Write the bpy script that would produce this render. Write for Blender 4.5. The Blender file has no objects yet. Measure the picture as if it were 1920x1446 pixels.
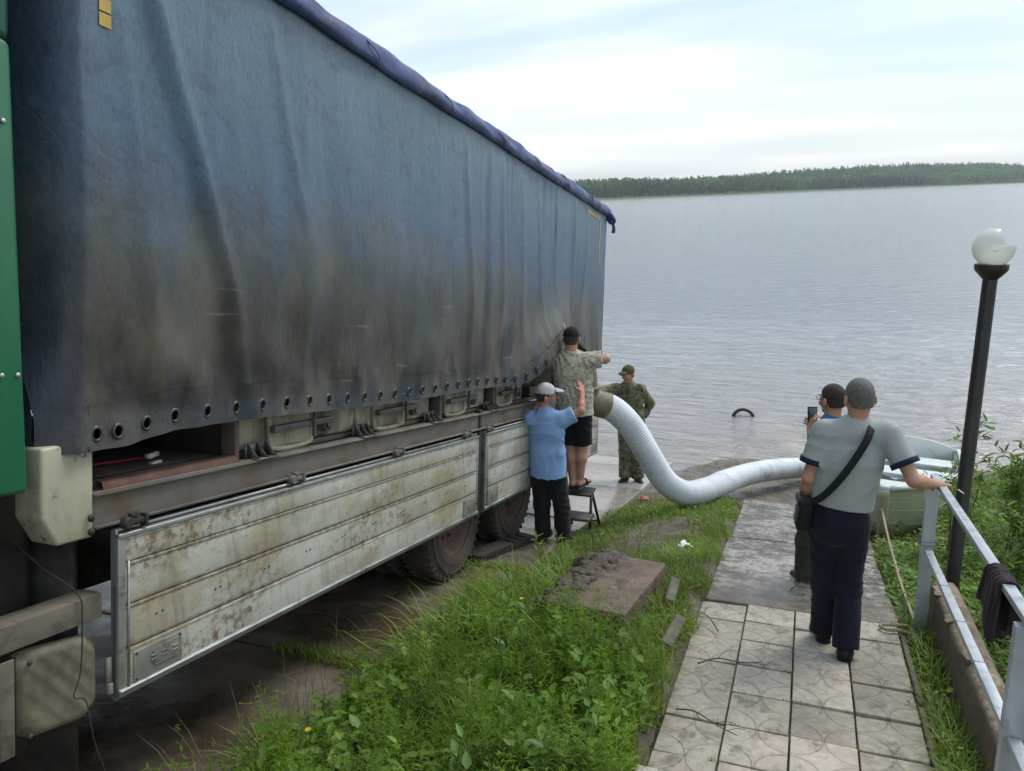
import bpy, bmesh, math, random
import numpy as np
from mathutils import Vector, Matrix, Euler
random.seed(7); rng = np.random.default_rng(7)
S = bpy.context.scene
COL = S.collection
# ------------------------------------------------------------------ camera
cam = bpy.data.cameras.new('camera'); cam_ob = bpy.data.objects.new('camera', cam); COL.objects.link(cam_ob)
cam.sensor_width = 36.0; cam.lens = 36.0 * 1444 / 1920; cam.clip_start = 0.05; cam.clip_end = 9000
RW = np.array([[0.93376876, 0.05106084, -0.3542156], [0.35606759, -0.23195547, 0.90521408], [-0.03594126, -0.97138533, -0.23477388]])
cx, cy, cz = RW[:, 0], -RW[:, 1], -RW[:, 2]
cam_ob.matrix_world = Matrix(((cx[0], cy[0], cz[0], 0), (cx[1], cy[1], cz[1], 0), (cx[2], cy[2], cz[2], 4.6), (0, 0, 0, 1)))
S.camera = cam_ob
# ------------------------------------------------------------------ world: overcast daylight sky
W = bpy.data.worlds.new('World'); S.world = W; W.use_nodes = True
SUN_EL, SUN_AZ = math.radians(52), math.radians(35)
def build_world():
    nt = W.node_tree; N = nt.nodes; L = nt.links; N.clear()
    out = N.new('ShaderNodeOutputWorld'); bg = N.new('ShaderNodeBackground'); bg.inputs['Strength'].default_value = 0.1
    L.new(bg.outputs[0], out.inputs[0])
    sky = N.new('ShaderNodeTexSky'); sky.sky_type = 'NISHITA'; sky.sun_disc = False
    sky.sun_elevation = SUN_EL; sky.sun_rotation = SUN_AZ; sky.air_density = 1.0; sky.dust_density = 1.5
    tc = N.new('ShaderNodeTexCoord'); sep = N.new('ShaderNodeSeparateXYZ'); L.new(tc.outputs['Generated'], sep.inputs[0])
    def mth(op, a, b=None, c=None):
        m = N.new('ShaderNodeMath'); m.operation = op
        for i, v in enumerate((a, b, c)):
            if v is None: continue
            if isinstance(v, (int, float)): m.inputs[i].default_value = v
            else: L.new(v, m.inputs[i])
        return m.outputs[0]
    z = mth('ADD', mth('MAXIMUM', sep.outputs[2], 0.0), 0.12)
    comb = N.new('ShaderNodeCombineXYZ'); L.new(mth('DIVIDE', sep.outputs[0], z), comb.inputs[0]); L.new(mth('DIVIDE', sep.outputs[1], z), comb.inputs[1])
    n1 = N.new('ShaderNodeTexNoise'); n1.inputs['Scale'].default_value = 0.55; n1.inputs['Detail'].default_value = 7; n1.inputs['Roughness'].default_value = 0.5
    mp = N.new('ShaderNodeMapping'); mp.inputs['Rotation'].default_value = (0, 0, 0.5); mp.inputs['Scale'].default_value = (0.55, 1.25, 1); mp.inputs['Location'].default_value = (3.4, 1.3, 0)
    L.new(comb.outputs[0], mp.inputs[0]); L.new(mp.outputs[0], n1.inputs['Vector'])
    r1 = N.new('ShaderNodeValToRGB'); e = r1.color_ramp.elements
    e[0].position = 0.36; e[0].color = (4.1, 5.35, 6.5, 1); e[1].position = 0.60; e[1].color = (7.3, 7.3, 7.15, 1)
    m_ = e.new(0.48); m_.color = (5.7, 6.4, 7.0, 1)
    L.new(n1.outputs[0], r1.inputs[0])
    # thin blue gaps where the cloud sheet is weakest
    r2 = N.new('ShaderNodeValToRGB'); r2.color_ramp.elements[0].position = 0.33; r2.color_ramp.elements[0].color = (.62,) * 3 + (1,)
    r2.color_ramp.elements[1].position = 0.52; r2.color_ramp.elements[1].color = (.97,) * 3 + (1,)
    L.new(n1.outputs[0], r2.inputs[0])
    # a warm pale band low over the horizon
    hz = N.new('ShaderNodeValToRGB'); hz.color_ramp.elements[0].position = 0.0; hz.color_ramp.elements[0].color = (1, 1, 1, 1)
    hz.color_ramp.elements[1].position = 0.16; hz.color_ramp.elements[1].color = (0, 0, 0, 1)
    L.new(sep.outputs[2], hz.inputs[0])
    mixh = N.new('ShaderNodeMixRGB'); mixh.inputs[2].default_value = (6.3, 6.35, 6.1, 1); L.new(mth('MULTIPLY', hz.outputs[0], 0.7), mixh.inputs[0]); L.new(r1.outputs[0], mixh.inputs[1])
    mix = N.new('ShaderNodeMixRGB'); L.new(r2.outputs[0], mix.inputs[0]); L.new(sky.outputs[0], mix.inputs[1]); L.new(mixh.outputs[0], mix.inputs[2])
    L.new(mix.outputs[0], bg.inputs['Color'])
build_world()
sun = bpy.data.lights.new('sun', 'SUN'); sun.energy = 1.5; sun.angle = math.radians(25); sun.color = (1, 0.96, 0.9)
sun_ob = bpy.data.objects.new('sun', sun); COL.objects.link(sun_ob)
_sd = Vector((math.sin(SUN_AZ) * math.cos(SUN_EL), math.cos(SUN_AZ) * math.cos(SUN_EL), math.sin(SUN_EL)))
sun_ob.rotation_euler = _sd.to_track_quat('Z', 'Y').to_euler(); sun_ob.location = _sd * 50
S.view_settings.view_transform = 'Standard'; S.view_settings.look = 'None'; S.view_settings.exposure = 0.72; S.view_settings.gamma = 1.0
S.view_settings.use_curve_mapping = False

# ------------------------------------------------------------------ helpers
def link(o, parent=None):
    COL.objects.link(o)
    if parent is not None: o.parent = parent
    return o
def tag(o, label=None, cat=None, group=None, kind=None):
    for k, v in (('label', label), ('category', cat), ('group', group), ('kind', kind)):
        if v: o[k] = v
    return o
def empty(name, loc=(0, 0, 0), rot=(0, 0, 0), parent=None):
    o = bpy.data.objects.new(name, None); o.empty_display_size = 0.2; o.location = loc; o.rotation_euler = rot
    return link(o, parent)
def mesh_np(name, v, faces, mat, parent=None, smooth=False, loc=(0, 0, 0), rot=(0, 0, 0)):
    """faces: list of int arrays (n,3)/(n,4) or list of tuples"""
    me = bpy.data.meshes.new(name)
    v = np.asarray(v, dtype=np.float32)
    if isinstance(faces, np.ndarray): faces = [faces]
    if len(faces) and isinstance(faces[0], np.ndarray):
        loops = np.concatenate([f.ravel() for f in faces]).astype(np.int32)
        tot = np.concatenate([np.full(len(f), f.shape[1], np.int32) for f in faces])
    else:
        loops = np.array([i for f in faces for i in f], np.int32); tot = np.array([len(f) for f in faces], np.int32)
    start = np.concatenate([[0], np.cumsum(tot)[:-1]]).astype(np.int32)
    me.vertices.add(len(v)); me.vertices.foreach_set('co', v.ravel())
    me.loops.add(len(loops)); me.loops.foreach_set('vertex_index', loops)
    me.polygons.add(len(tot)); me.polygons.foreach_set('loop_start', start); me.polygons.foreach_set('loop_total', tot)
    if smooth: me.polygons.foreach_set('use_smooth', np.ones(len(tot), bool))
    me.update(calc_edges=True); me.validate()
    if mat: me.materials.append(mat)
    o = bpy.data.objects.new(name, me); o.location = loc; o.rotation_euler = rot
    return link(o, parent)
def share(o, parent, loc=(0, 0, 0), rot=(0, 0, 0), scale=(1, 1, 1), name=None):
    c = o.copy(); COL.objects.link(c); c.parent = parent; c.location = loc; c.rotation_euler = rot; c.scale = scale
    return c
_rb = {}
class MB:
    def __init__(s): s.v = []; s.f = []; s.n = 0; s.sm = False
    def add(s, v, f):
        v = np.asarray(v, float); s.v.append(v); n = s.n
        s.f += [tuple(int(i) + n for i in q) for q in f]; s.n += len(v); return s
    def box(s, c, d, rot=None, bev=0.0):
        key = (round(d[0], 5), round(d[1], 5), round(d[2], 5), bev)
        if key not in _rb:
            bm = bmesh.new(); bmesh.ops.create_cube(bm, size=1.0)
            for q in bm.verts: q.co = Vector((q.co.x * d[0], q.co.y * d[1], q.co.z * d[2]))
            if bev > 0: bmesh.ops.bevel(bm, geom=list(bm.edges), offset=bev, segments=2, affect='EDGES', profile=0.6)
            bm.verts.index_update()
            _rb[key] = (np.array([q.co[:] for q in bm.verts]), [tuple(x.index for x in q.verts) for q in bm.faces]); bm.free()
        v, f = _rb[key]
        if rot is not None: v = v @ np.array(Euler(rot).to_matrix()).T
        return s.add(v + np.asarray(c, float), f)
    def lathe(s, prof, seg=24, c=(0, 0, 0), axis='z', caps=True):
        a = np.linspace(0, 2 * np.pi, seg, endpoint=False); v = []; f = []
        for r, h in prof:
            ring = np.stack([r * np.cos(a), r * np.sin(a), np.full(seg, h)], 1)
            if axis == 'x': ring = ring[:, [2, 0, 1]]
            if axis == 'y': ring = ring[:, [1, 2, 0]]
            v.append(ring)
        for k in range(len(prof) - 1):
            for i in range(seg):
                j = (i + 1) % seg; f.append((k * seg + i, k * seg + j, (k + 1) * seg + j, (k + 1) * seg + i))
        if caps:
            f.append(tuple(range(seg))[::-1]); f.append(tuple((len(prof) - 1) * seg + i for i in range(seg)))
        return s.add(np.concatenate(v) + np.asarray(c, float), f)
    def tube(s, pts, r, seg=8, caps=True, squash=None):
        pts = np.asarray(pts, float); n = len(pts); r = np.broadcast_to(np.asarray(r, float), (n,))
        T = np.gradient(pts, axis=0); T /= np.linalg.norm(T, axis=1)[:, None] + 1e-9
        up = np.array([0, 0, 1.]) if abs(T[0, 2]) < 0.9 else np.array([1., 0, 0])
        nrm = np.cross(T[0], up); nrm /= np.linalg.norm(nrm); a = np.linspace(0, 2 * np.pi, seg, endpoint=False); v = []
        for i in range(n):
            nrm = nrm - T[i] * (nrm @ T[i]); nrm /= np.linalg.norm(nrm); b = np.cross(T[i], nrm)
            v.append(pts[i] + r[i] * (np.cos(a)[:, None] * nrm + np.sin(a)[:, None] * b))
        f = []
        for k in range(n - 1):
            for i in range(seg):
                j = (i + 1) % seg; f.append((k * seg + i, k * seg + j, (k + 1) * seg + j, (k + 1) * seg + i))
        if caps: f.append(tuple(range(seg))[::-1]); f.append(tuple((n - 1) * seg + i for i in range(seg)))
        return s.add(np.concatenate(v), f)
    def grid(s, P):
        P = np.asarray(P, float); a, b = P.shape[:2]; f = []
        for i in range(a - 1):
            for j in range(b - 1): f.append((i * b + j, (i + 1) * b + j, (i + 1) * b + j + 1, i * b + j + 1))
        return s.add(P.reshape(-1, 3), f)
    def sphere(s, c, r, seg=12, ring=8):
        r = np.broadcast_to(np.asarray(r, float), (3,)); prof = [(math.sin(math.pi * (i + .02) / (ring + .04)), -math.cos(math.pi * (i + .02) / (ring + .04))) for i in range(ring + 1)]
        t = MB().lathe(prof, seg); return s.add(t.v[0] * r + np.asarray(c, float), t.f)
    def build(s, name, mat, parent=None, smooth=False, loc=(0, 0, 0), rot=(0, 0, 0)):
        o = mesh_np(name, np.concatenate(s.v), s.f, mat, parent, False, loc, rot)
        if smooth:
            me = o.data; me.polygons.foreach_set('use_smooth', np.ones(len(me.polygons), bool))
            if smooth == 'auto':
                bm = bmesh.new(); bm.from_mesh(me)
                for e in bm.edges:
                    if len(e.link_faces) == 2 and e.calc_face_angle(0) > 0.7: e.smooth = False
                bm.to_mesh(me); bm.free()
        return o
def spline(pts, n):
    P = np.asarray(pts, float); P = np.vstack([2 * P[0] - P[1], P, 2 * P[-1] - P[-2]]); out = []
    m = len(P) - 3
    for t in np.linspace(0, m - 1e-6, n):
        i = int(t); u = t - i; a, b, c, d = P[i:i + 4]
        out.append(.5 * ((2 * b) + (c - a) * u + (2 * a - 5 * b + 4 * c - d) * u * u + (3 * b - a - 3 * c + d) * u ** 3))
    return np.array(out)
def sstep(a, b, x):
    t = np.clip((np.asarray(x, float) - a) / (b - a), 0, 1); return t * t * (3 - 2 * t)
def vnoise(x, y, seed=0):
    x = np.asarray(x, float); y = np.asarray(y, float); xi = np.floor(x).astype(np.int64); yi = np.floor(y).astype(np.int64); u = x - xi; v = y - yi
    u = u * u * (3 - 2 * u); v = v * v * (3 - 2 * v)
    def h(a, b):
        n = (a * 374761393 + b * 668265263 + seed * 974634777) & 0x7fffffff
        n = ((n ^ (n >> 13)) * 1274126177) & 0x7fffffff
        return ((n ^ (n >> 16)) & 0xffff) / 32767.5 - 1
    return (h(xi, yi) * (1 - u) + h(xi + 1, yi) * u) * (1 - v) + (h(xi, yi + 1) * (1 - u) + h(xi + 1, yi + 1) * u) * v
def fbm(x, y, seed=0, o=4):
    s = 0; a = 1.0; t = 0
    for k in range(o): s = s + a * vnoise(x * 2 ** k, y * 2 ** k, seed + k); t += a; a *= .5
    return s / t

# ------------------------------------------------------------------ materials
class NT:
    def __init__(s, name):
        s.m = bpy.data.materials.new(name); s.m.use_nodes = True; s.t = s.m.node_tree; s.t.nodes.clear()
        s.out = s.n('ShaderNodeOutputMaterial'); s.b = s.n('ShaderNodeBsdfPrincipled'); s.l(s.b.outputs[0], s.out.inputs[0])
        s.tc = s.n('ShaderNodeTexCoord')
    def n(s, k): return s.t.nodes.new(k)
    def l(s, a, b): s.t.links.new(a, b)
    def put(s, v, sock):
        if isinstance(v, (int, float)): sock.default_value = v
        elif isinstance(v, (tuple, list)): sock.default_value = tuple(v) + ((1,) if len(v) == 3 and sock.type == 'RGBA' else ())
        else: s.l(v, sock)
    def coord(s, kind='Object', scale=(1, 1, 1), rnd=False, loc=(0, 0, 0), rot=(0, 0, 0)):
        src = s.tc.outputs[kind] if kind != 'World' else s.n('ShaderNodeNewGeometry').outputs['Position']
        if rnd:
            oi = s.n('ShaderNodeObjectInfo'); a = s.n('ShaderNodeVectorMath'); a.operation = 'MULTIPLY_ADD'
            s.l(oi.outputs['Random'], a.inputs[0]); a.inputs[1].default_value = (37, 91, 53); s.l(src, a.inputs[2]); src = a.outputs[0]
        mp = s.n('ShaderNodeMapping'); mp.inputs['Scale'].default_value = scale; mp.inputs['Location'].default_value = loc; mp.inputs['Rotation'].default_value = rot
        s.l(src, mp.inputs[0]); return mp.outputs[0]
    def noise(s, vec, scale=5, detail=4, rough=.55, dist=0):
        n = s.n('ShaderNodeTexNoise'); n.inputs['Scale'].default_value = scale; n.inputs['Detail'].default_value = detail; n.inputs['Roughness'].default_value = rough
        n.inputs['Distortion'].default_value = dist; s.l(vec, n.inputs['Vector']); return n.outputs[0]
    def ramp(s, v, *st, const=False):
        r = s.n('ShaderNodeValToRGB'); e = r.color_ramp.elements
        if const: r.color_ramp.interpolation = 'CONSTANT'
        while len(e) < len(st): e.new(0.5)
        for k, (p, c) in enumerate(st):
            e[k].position = p; e[k].color = ((c,) * 3 if isinstance(c, (int, float)) else tuple(c)) + (1,)
        s.l(v, r.inputs[0]); return r.outputs[0]
    def mix(s, f, a, b, mode='MIX'):
        m = s.n('ShaderNodeMixRGB'); m.blend_type = mode; s.put(f, m.inputs[0]); s.put(a, m.inputs[1]); s.put(b, m.inputs[2]); return m.outputs[0]
    def math(s, op, a, b=0.0, c=0.0):
        m = s.n('ShaderNodeMath'); m.operation = op; s.put(a, m.inputs[0]); s.put(b, m.inputs[1]); s.put(c, m.inputs[2]); return m.outputs[0]
    def sep(s, v):
        q = s.n('ShaderNodeSeparateXYZ'); s.l(v, q.inputs[0]); return q.outputs
    def bump(s, h, strength=.3, dist=.01):
        b = s.n('ShaderNodeBump'); b.inputs['Strength'].default_value = strength; b.inputs['Distance'].default_value = dist; s.l(h, b.inputs['Height'])
        s.l(b.outputs[0], s.b.inputs['Normal']); return b
    def set(s, **k):
        for q, v in k.items(): s.put(v, s.b.inputs[q.replace('_', ' ')])
        return s.m
def pm(name, c1, c2=None, scale=4, rough=.7, bump=.2, bscale=60, bdist=.004, stretch=(1, 1, 1), metal=0.0, dirt=(), rnd=False, spec=None, rvar=0.15, lohi=(.3, .7)):
    """generic weathered material: two tones of noise, then dirt layers (colour, scale, lo, hi, stretch)"""
    t = NT(name); v = t.coord('Object', stretch, rnd)
    c2 = c2 or tuple(x * .7 for x in c1)
    col = t.ramp(t.noise(v, scale, 6, .6), (lohi[0], c1), (lohi[1], c2))
    for (dc, ds, lo, hi, st) in dirt:
        f = t.ramp(t.noise(t.coord('Object', st, rnd, loc=(ds, 3.1 * ds, 1)), ds, 7, .62), (lo, 0), (hi, 1)); col = t.mix(f, col, dc)
    rr = t.ramp(t.noise(v, scale * 2.3, 4), (.3, max(0.03, rough - rvar)), (.7, min(1, rough + rvar)))
    if bump: t.bump(t.noise(v, bscale, 5, .6), bump, bdist)
    t.set(Base_Color=col, Roughness=rr, Metallic=metal)
    if spec is not None: t.set(Specular_IOR_Level=spec)
    return t.m
def leafmat(name, cols, trans=.35, rough=.5, scale=.9, dry=None):
    t = NT(name); t.t.nodes.remove(t.b)
    g = t.n('ShaderNodeNewGeometry'); v = t.coord('World')
    c = t.ramp(g.outputs['Random Per Island'], *[(i / max(1, len(cols) - 1), q) for i, q in enumerate(cols)])
    nz = t.ramp(t.noise(v, scale, 3), (.32, .50), (.68, 1.35)); c = t.mix(1.0, c, nz, 'MULTIPLY')
    if dry:
        c = t.mix(t.math('GREATER_THAN', t.math('FRACT', t.math('MULTIPLY', g.outputs['Random Per Island'], 37.7)), 1 - dry[1]), c, dry[0])
    b = t.n('ShaderNodeBsdfPrincipled'); t.l(c, b.inputs['Base Color']); b.inputs['Roughness'].default_value = rough; b.inputs['Specular IOR Level'].default_value = .35
    tr = t.n('ShaderNodeBsdfTranslucent'); t.l(t.mix(1.0, c, (1.15, 1.25, .6), 'MULTIPLY'), tr.inputs[0])
    ms = t.n('ShaderNodeMixShader'); ms.inputs[0].default_value = trans; t.l(b.outputs[0], ms.inputs[1]); t.l(tr.outputs[0], ms.inputs[2]); t.l(ms.outputs[0], t.out.inputs[0])
    return t.m
# ------------------------------------------------------------------ setting
def ramp_z(y): return 1.08 - 0.1878 * (np.asarray(y, float) - 7.26)
def path_z(y):
    y = np.asarray(y, float); return np.where(y < 5.28, 1.74 - 0.111 * (y - 4.87), 1.694 - 0.2 * (y - 5.28))
def ground_z(x, y):
    x = np.asarray(x, float); y = np.asarray(y, float)
    r = ramp_z(y) - 0.10; p = path_z(y) - 0.06
    t = sstep(-2.25, -0.75, x)
    z = r * (1 - t) + p * t
    z = z + 0.10 * sstep(-2.35, -2.0, x) * (1 - sstep(.6, .8, x)) * (1 - sstep(8.5, 9.5, y))
    z = np.where(x > -0.68, np.minimum(z, p - .01), z) if False else z
    z = z - 0.07 * sstep(-.72, -.62, x) * (1 - sstep(.70, .8, x)) * (1 - sstep(9.2, 9.5, y))
    right = sstep(1.0, 1.5, x) * (0.20 * (1 - sstep(4.5, 6.5, y)) + .05)
    z = z + right
    z = z + (fbm(x * 1.3, y * 1.3, 3) * .05 + fbm(x * 5, y * 5, 5, 3) * .025) * sstep(-2.4, -2.0, x) * (1 - .8 * sstep(-.8, -.6, x) * (1 - sstep(.7, 1.1, x)) * (1 - sstep(9.3, 9.8, y)))
    z = np.where(y < 0, np.minimum(z, ramp_z(0) + .05 * (-y) + .1 * np.maximum(x, 0)), z)
    z = np.where(z < -1.6, -1.6 + (z + 1.6) * .02, z)
    return np.maximum(z, -2.2)

def make_ground():
    xs = np.concatenate([np.linspace(-60, -9, 12), np.linspace(-8, -2.6, 16), np.linspace(-2.5, 5, 130), np.linspace(5.5, 14, 18), np.linspace(16, 90, 14)])
    ys = np.concatenate([np.linspace(-40, -4, 8), np.linspace(-3, 2, 16), np.linspace(2.05, 13.6, 170), np.linspace(14, 22, 14), np.linspace(25, 60, 5)])
    X, Y = np.meshgrid(xs, ys, indexing='ij'); Z = ground_z(X, Y)
    t = NT('soil'); w = t.coord('World'); n1 = t.noise(w, 1.7, 8, .65); n2 = t.noise(w, 9, 6, .6)
    grass = t.ramp(n2, (.3, (.035, .036, .014)), (.52, (.070, .058, .032)), (.7, (.12, .092, .062)))
    mud = t.ramp(n2, (.28, (.050, .038, .028)), (.5, (.12, .098, .078)), (.72, (.19, .165, .14)))
    s = t.sep(w); f = t.ramp(t.math('ADD', t.math('MULTIPLY_ADD', s[1], .1, 0.0), t.math('MULTIPLY', t.math('SUBTRACT', n1, .5), .25)), (.88, 0), (.97, 1))
    # bare muddy patch under the hose
    px = t.math('MULTIPLY', t.math('ADD', s[0], 1.35), 1.5); py = t.math('MULTIPLY', t.math('SUBTRACT', s[1], 7.3), .5)
    d = t.math('ADD', t.math('MULTIPLY', px, px), t.math('MULTIPLY', py, py)); f2 = t.ramp(t.math('ADD', d, t.math('MULTIPLY', t.math('SUBTRACT', n1, .5), 2.2)), (.3, 1), (.85, 0))
    t.bump(t.math('ADD', n2, t.math('MULTIPLY', t.noise(w, 45, 5), .4)), .8, .03)
    t.set(Base_Color=t.mix(t.math('MAXIMUM', f, t.math('MULTIPLY', f2, .8)), grass, mud), Roughness=t.ramp(n1, (.35, .25), (.6, .85)))
    m = MB().grid(np.stack([X, Y, Z], -1)); tag(m.build('ground', t.m, None, True), kind='structure')
    # river bed and the far bank, out to the horizon
    bed = pm('river_bed', (.06, .05, .035), rough=.9)
    R = 5900.; tag(mesh_np('river_bed', [(-R, -250, -2.6), (R, -250, -2.6), (R, R, -2.6), (-R, R, -2.6)], [(0, 1, 2, 3)], bed), kind='structure')
A0, B0 = np.array([-240., 940.]), np.array([383., 1820.]); SDIR = (B0 - A0) / np.linalg.norm(B0 - A0); SNRM = np.array([-SDIR[1], SDIR[0]])
def shore(t, back): return A0 + t * (B0 - A0) + back * SNRM
def bank_h(t, back):
    t = np.asarray(t, float); b = np.asarray(back, float)
    return -1.2 + 3.0 * sstep(-6, 12, b) + (3.0 + 21 * sstep(.1, 1.05, t)) * sstep(25, 210, b) + 1.0 * vnoise(t * 9, b * .02, 4)
def make_far_bank():
    T = np.linspace(-.9, 3.2, 90); Bk = np.concatenate([[-8, -3, 0, 4, 9, 15, 25, 45, 80, 130, 210, 320, 600, 1500]])
    P = np.array([[(*shore(t, b), float(bank_h(t, b))) for b in Bk] for t in T])
    g = pm('far_meadow', (.085, .13, .035), (.055, .085, .025), .02, .9, 0, rnd=False)
    tag(MB().grid(P).build('far_bank', g, None, True), kind='structure')

def make_water():
    t = NT('river_water'); w = t.coord('World'); s = t.sep(w)
    n0 = t.noise(t.coord('World', (.05, .16, 1), rot=(0, 0, .18)), 1, 5, .6)
    near = t.ramp(t.math('ADD', t.math('MULTIPLY', s[1], .02), t.math('MULTIPLY', t.math('SUBTRACT', n0, .5), .14)), (.25, 1), (.56, .0))
    col = t.mix(near, (.245, .275, .310), (.275, .255, .245))
    # pale plume of turbid water from the hose
    px = t.math('SUBTRACT', s[0], t.math('MULTIPLY_ADD', t.math('SUBTRACT', s[1], 13.0), -.42, .55)); pd = t.math('ABSOLUTE', t.math('ADD', px, t.math('MULTIPLY', t.math('SUBTRACT', t.noise(w, 1.2, 5), .5), .9)))
    pl = t.math('MULTIPLY', t.ramp(pd, (.08, 1), (.42, 0)), t.ramp(t.math('MULTIPLY', t.math('SUBTRACT', s[1], 12.0), .2), (.2, 1), (1.0, 0.1)))
    col = t.mix(t.math('MULTIPLY', pl, .75), col, (.43, .38, .31))
    def wave(sx, sy, rot, det=3, ro=.5, d=0):
        return t.noise(t.coord('World', (sx, sy, 1), rot=(0, 0, rot)), 1, det, ro, d)
    h = t.math('ADD', t.math('MULTIPLY', wave(.9, 3.3, .12, 4, .55, .3), 1.3), t.math('MULTIPLY', wave(3.2, 9.5, -.2, 3, .5), .30))
    h = t.math('ADD', h, t.math('MULTIPLY', wave(.16, .6, .3, 2), .35))
    h = t.math('MULTIPLY', h, t.ramp(t.math('MULTIPLY', s[1], .001), (.02, 1), (.25, .8), (.9, .55)))
    b = t.bump(h, 1.0, .15)
    t.set(Base_Color=col, Roughness=.10, IOR=1.33, Specular_IOR_Level=.5)
    xs = np.concatenate([[-5890, -900, -200, -60, -25], np.linspace(-12, 12, 161), [25, 60, 200, 900, 5890]])
    ys = np.concatenate([[-40, 0, 8], np.linspace(11, 34, 190), np.linspace(36, 80, 40), [120, 300, 900, 2500, 5890]])
    X, Y = np.meshgrid(xs, ys, indexing='ij')
    fade = (1 - sstep(19, 33, Y)) * (1 - sstep(10, 13, np.abs(X))) * (.25 + .75 * sstep(12.5, 17, Y))
    Z = fade * (.040 * fbm(X * .45 + Y * .1, Y * 1.3, 11, 3) + .008 * vnoise(X * 1.9, Y * 4.6, 19))
    tag(MB().grid(np.stack([X, Y, Z], -1)).build('water', t.m, None, True), kind='structure')

def make_ramp():
    root = tag(empty('boat_ramp', (-2.2, 7.26, 1.08), (-math.atan(.1878), 0, 0)), kind='structure')
    t = NT('wet_concrete'); v = t.coord('World'); n = t.noise(v, 1.1, 8, .62); n2 = t.noise(v, 8, 6, .65); s = t.sep(v)
    base = t.ramp(t.math('ADD', t.math('MULTIPLY', n, .6), t.math('MULTIPLY', n2, .4)), (.3, (.045, .034, .026)), (.5, (.12, .096, .076)), (.66, (.25, .215, .18)))
    red = t.ramp(t.noise(t.coord('World', (1, 1, 1), loc=(4, 2, 0)), 1.6, 6, .6), (.5, 0), (.62, 1)); base = t.mix(t.math('MULTIPLY', red, .55), base, (.075, .042, .028))
    sky_sheen = t.ramp(t.math('MULTIPLY', s[1], .1), (.70, 0), (.84, 1)); nearf = t.ramp(t.math('MULTIPLY', s[1], .1), (.25, 1), (.58, 0)); base = t.mix(t.math('MULTIPLY', nearf, .62), base, t.ramp(n, (.42, (.020, .014, .010)), (.64, (.075, .054, .041))))
    base = t.mix(t.math('MULTIPLY', sky_sheen, .8), base, t.ramp(n2, (.3, (.27, .245, .225)), (.7, (.40, .37, .345))))  # far slabs paler: sky reflection put into the colour
    wet = t.ramp(n, (.42, .10), (.6, .62)); rough = t.mix(sky_sheen, wet, t.ramp(n, (.35, .07), (.62, .22)))
    t.bump(t.math('ADD', n2, t.math('MULTIPLY', t.noise(v, 70, 5), .3)), .35, .012); t.set(Base_Color=base, Roughness=rough)
    ysl = [-4.5, -2.4, -.3, 1.75, 3.68, 5.93, 8.1, 10.2, 12.2, 14.4]; c = math.cos(math.atan(.1878))
    xb = [(-8.6, -5.5), (-5.5, -2.26)]
    for k in range(len(ysl) - 1):
        for (x0, x1) in xb:
            if x1 > -3 and ysl[k] > 8: x1 = -2.08
            l0, l1 = (ysl[k] - 7.26) / c, (ysl[k + 1] - 7.26) / c
            MB().box(((x0 + x1) / 2 + 2.2, (l0 + l1) / 2, -.06 + random.uniform(-.006, .006)), (x1 - x0 - .02, l1 - l0 - .025, .12), (random.uniform(-.003, .003), random.uniform(-.003, .003), 0), .012).build('slab', t.m, root)

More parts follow.
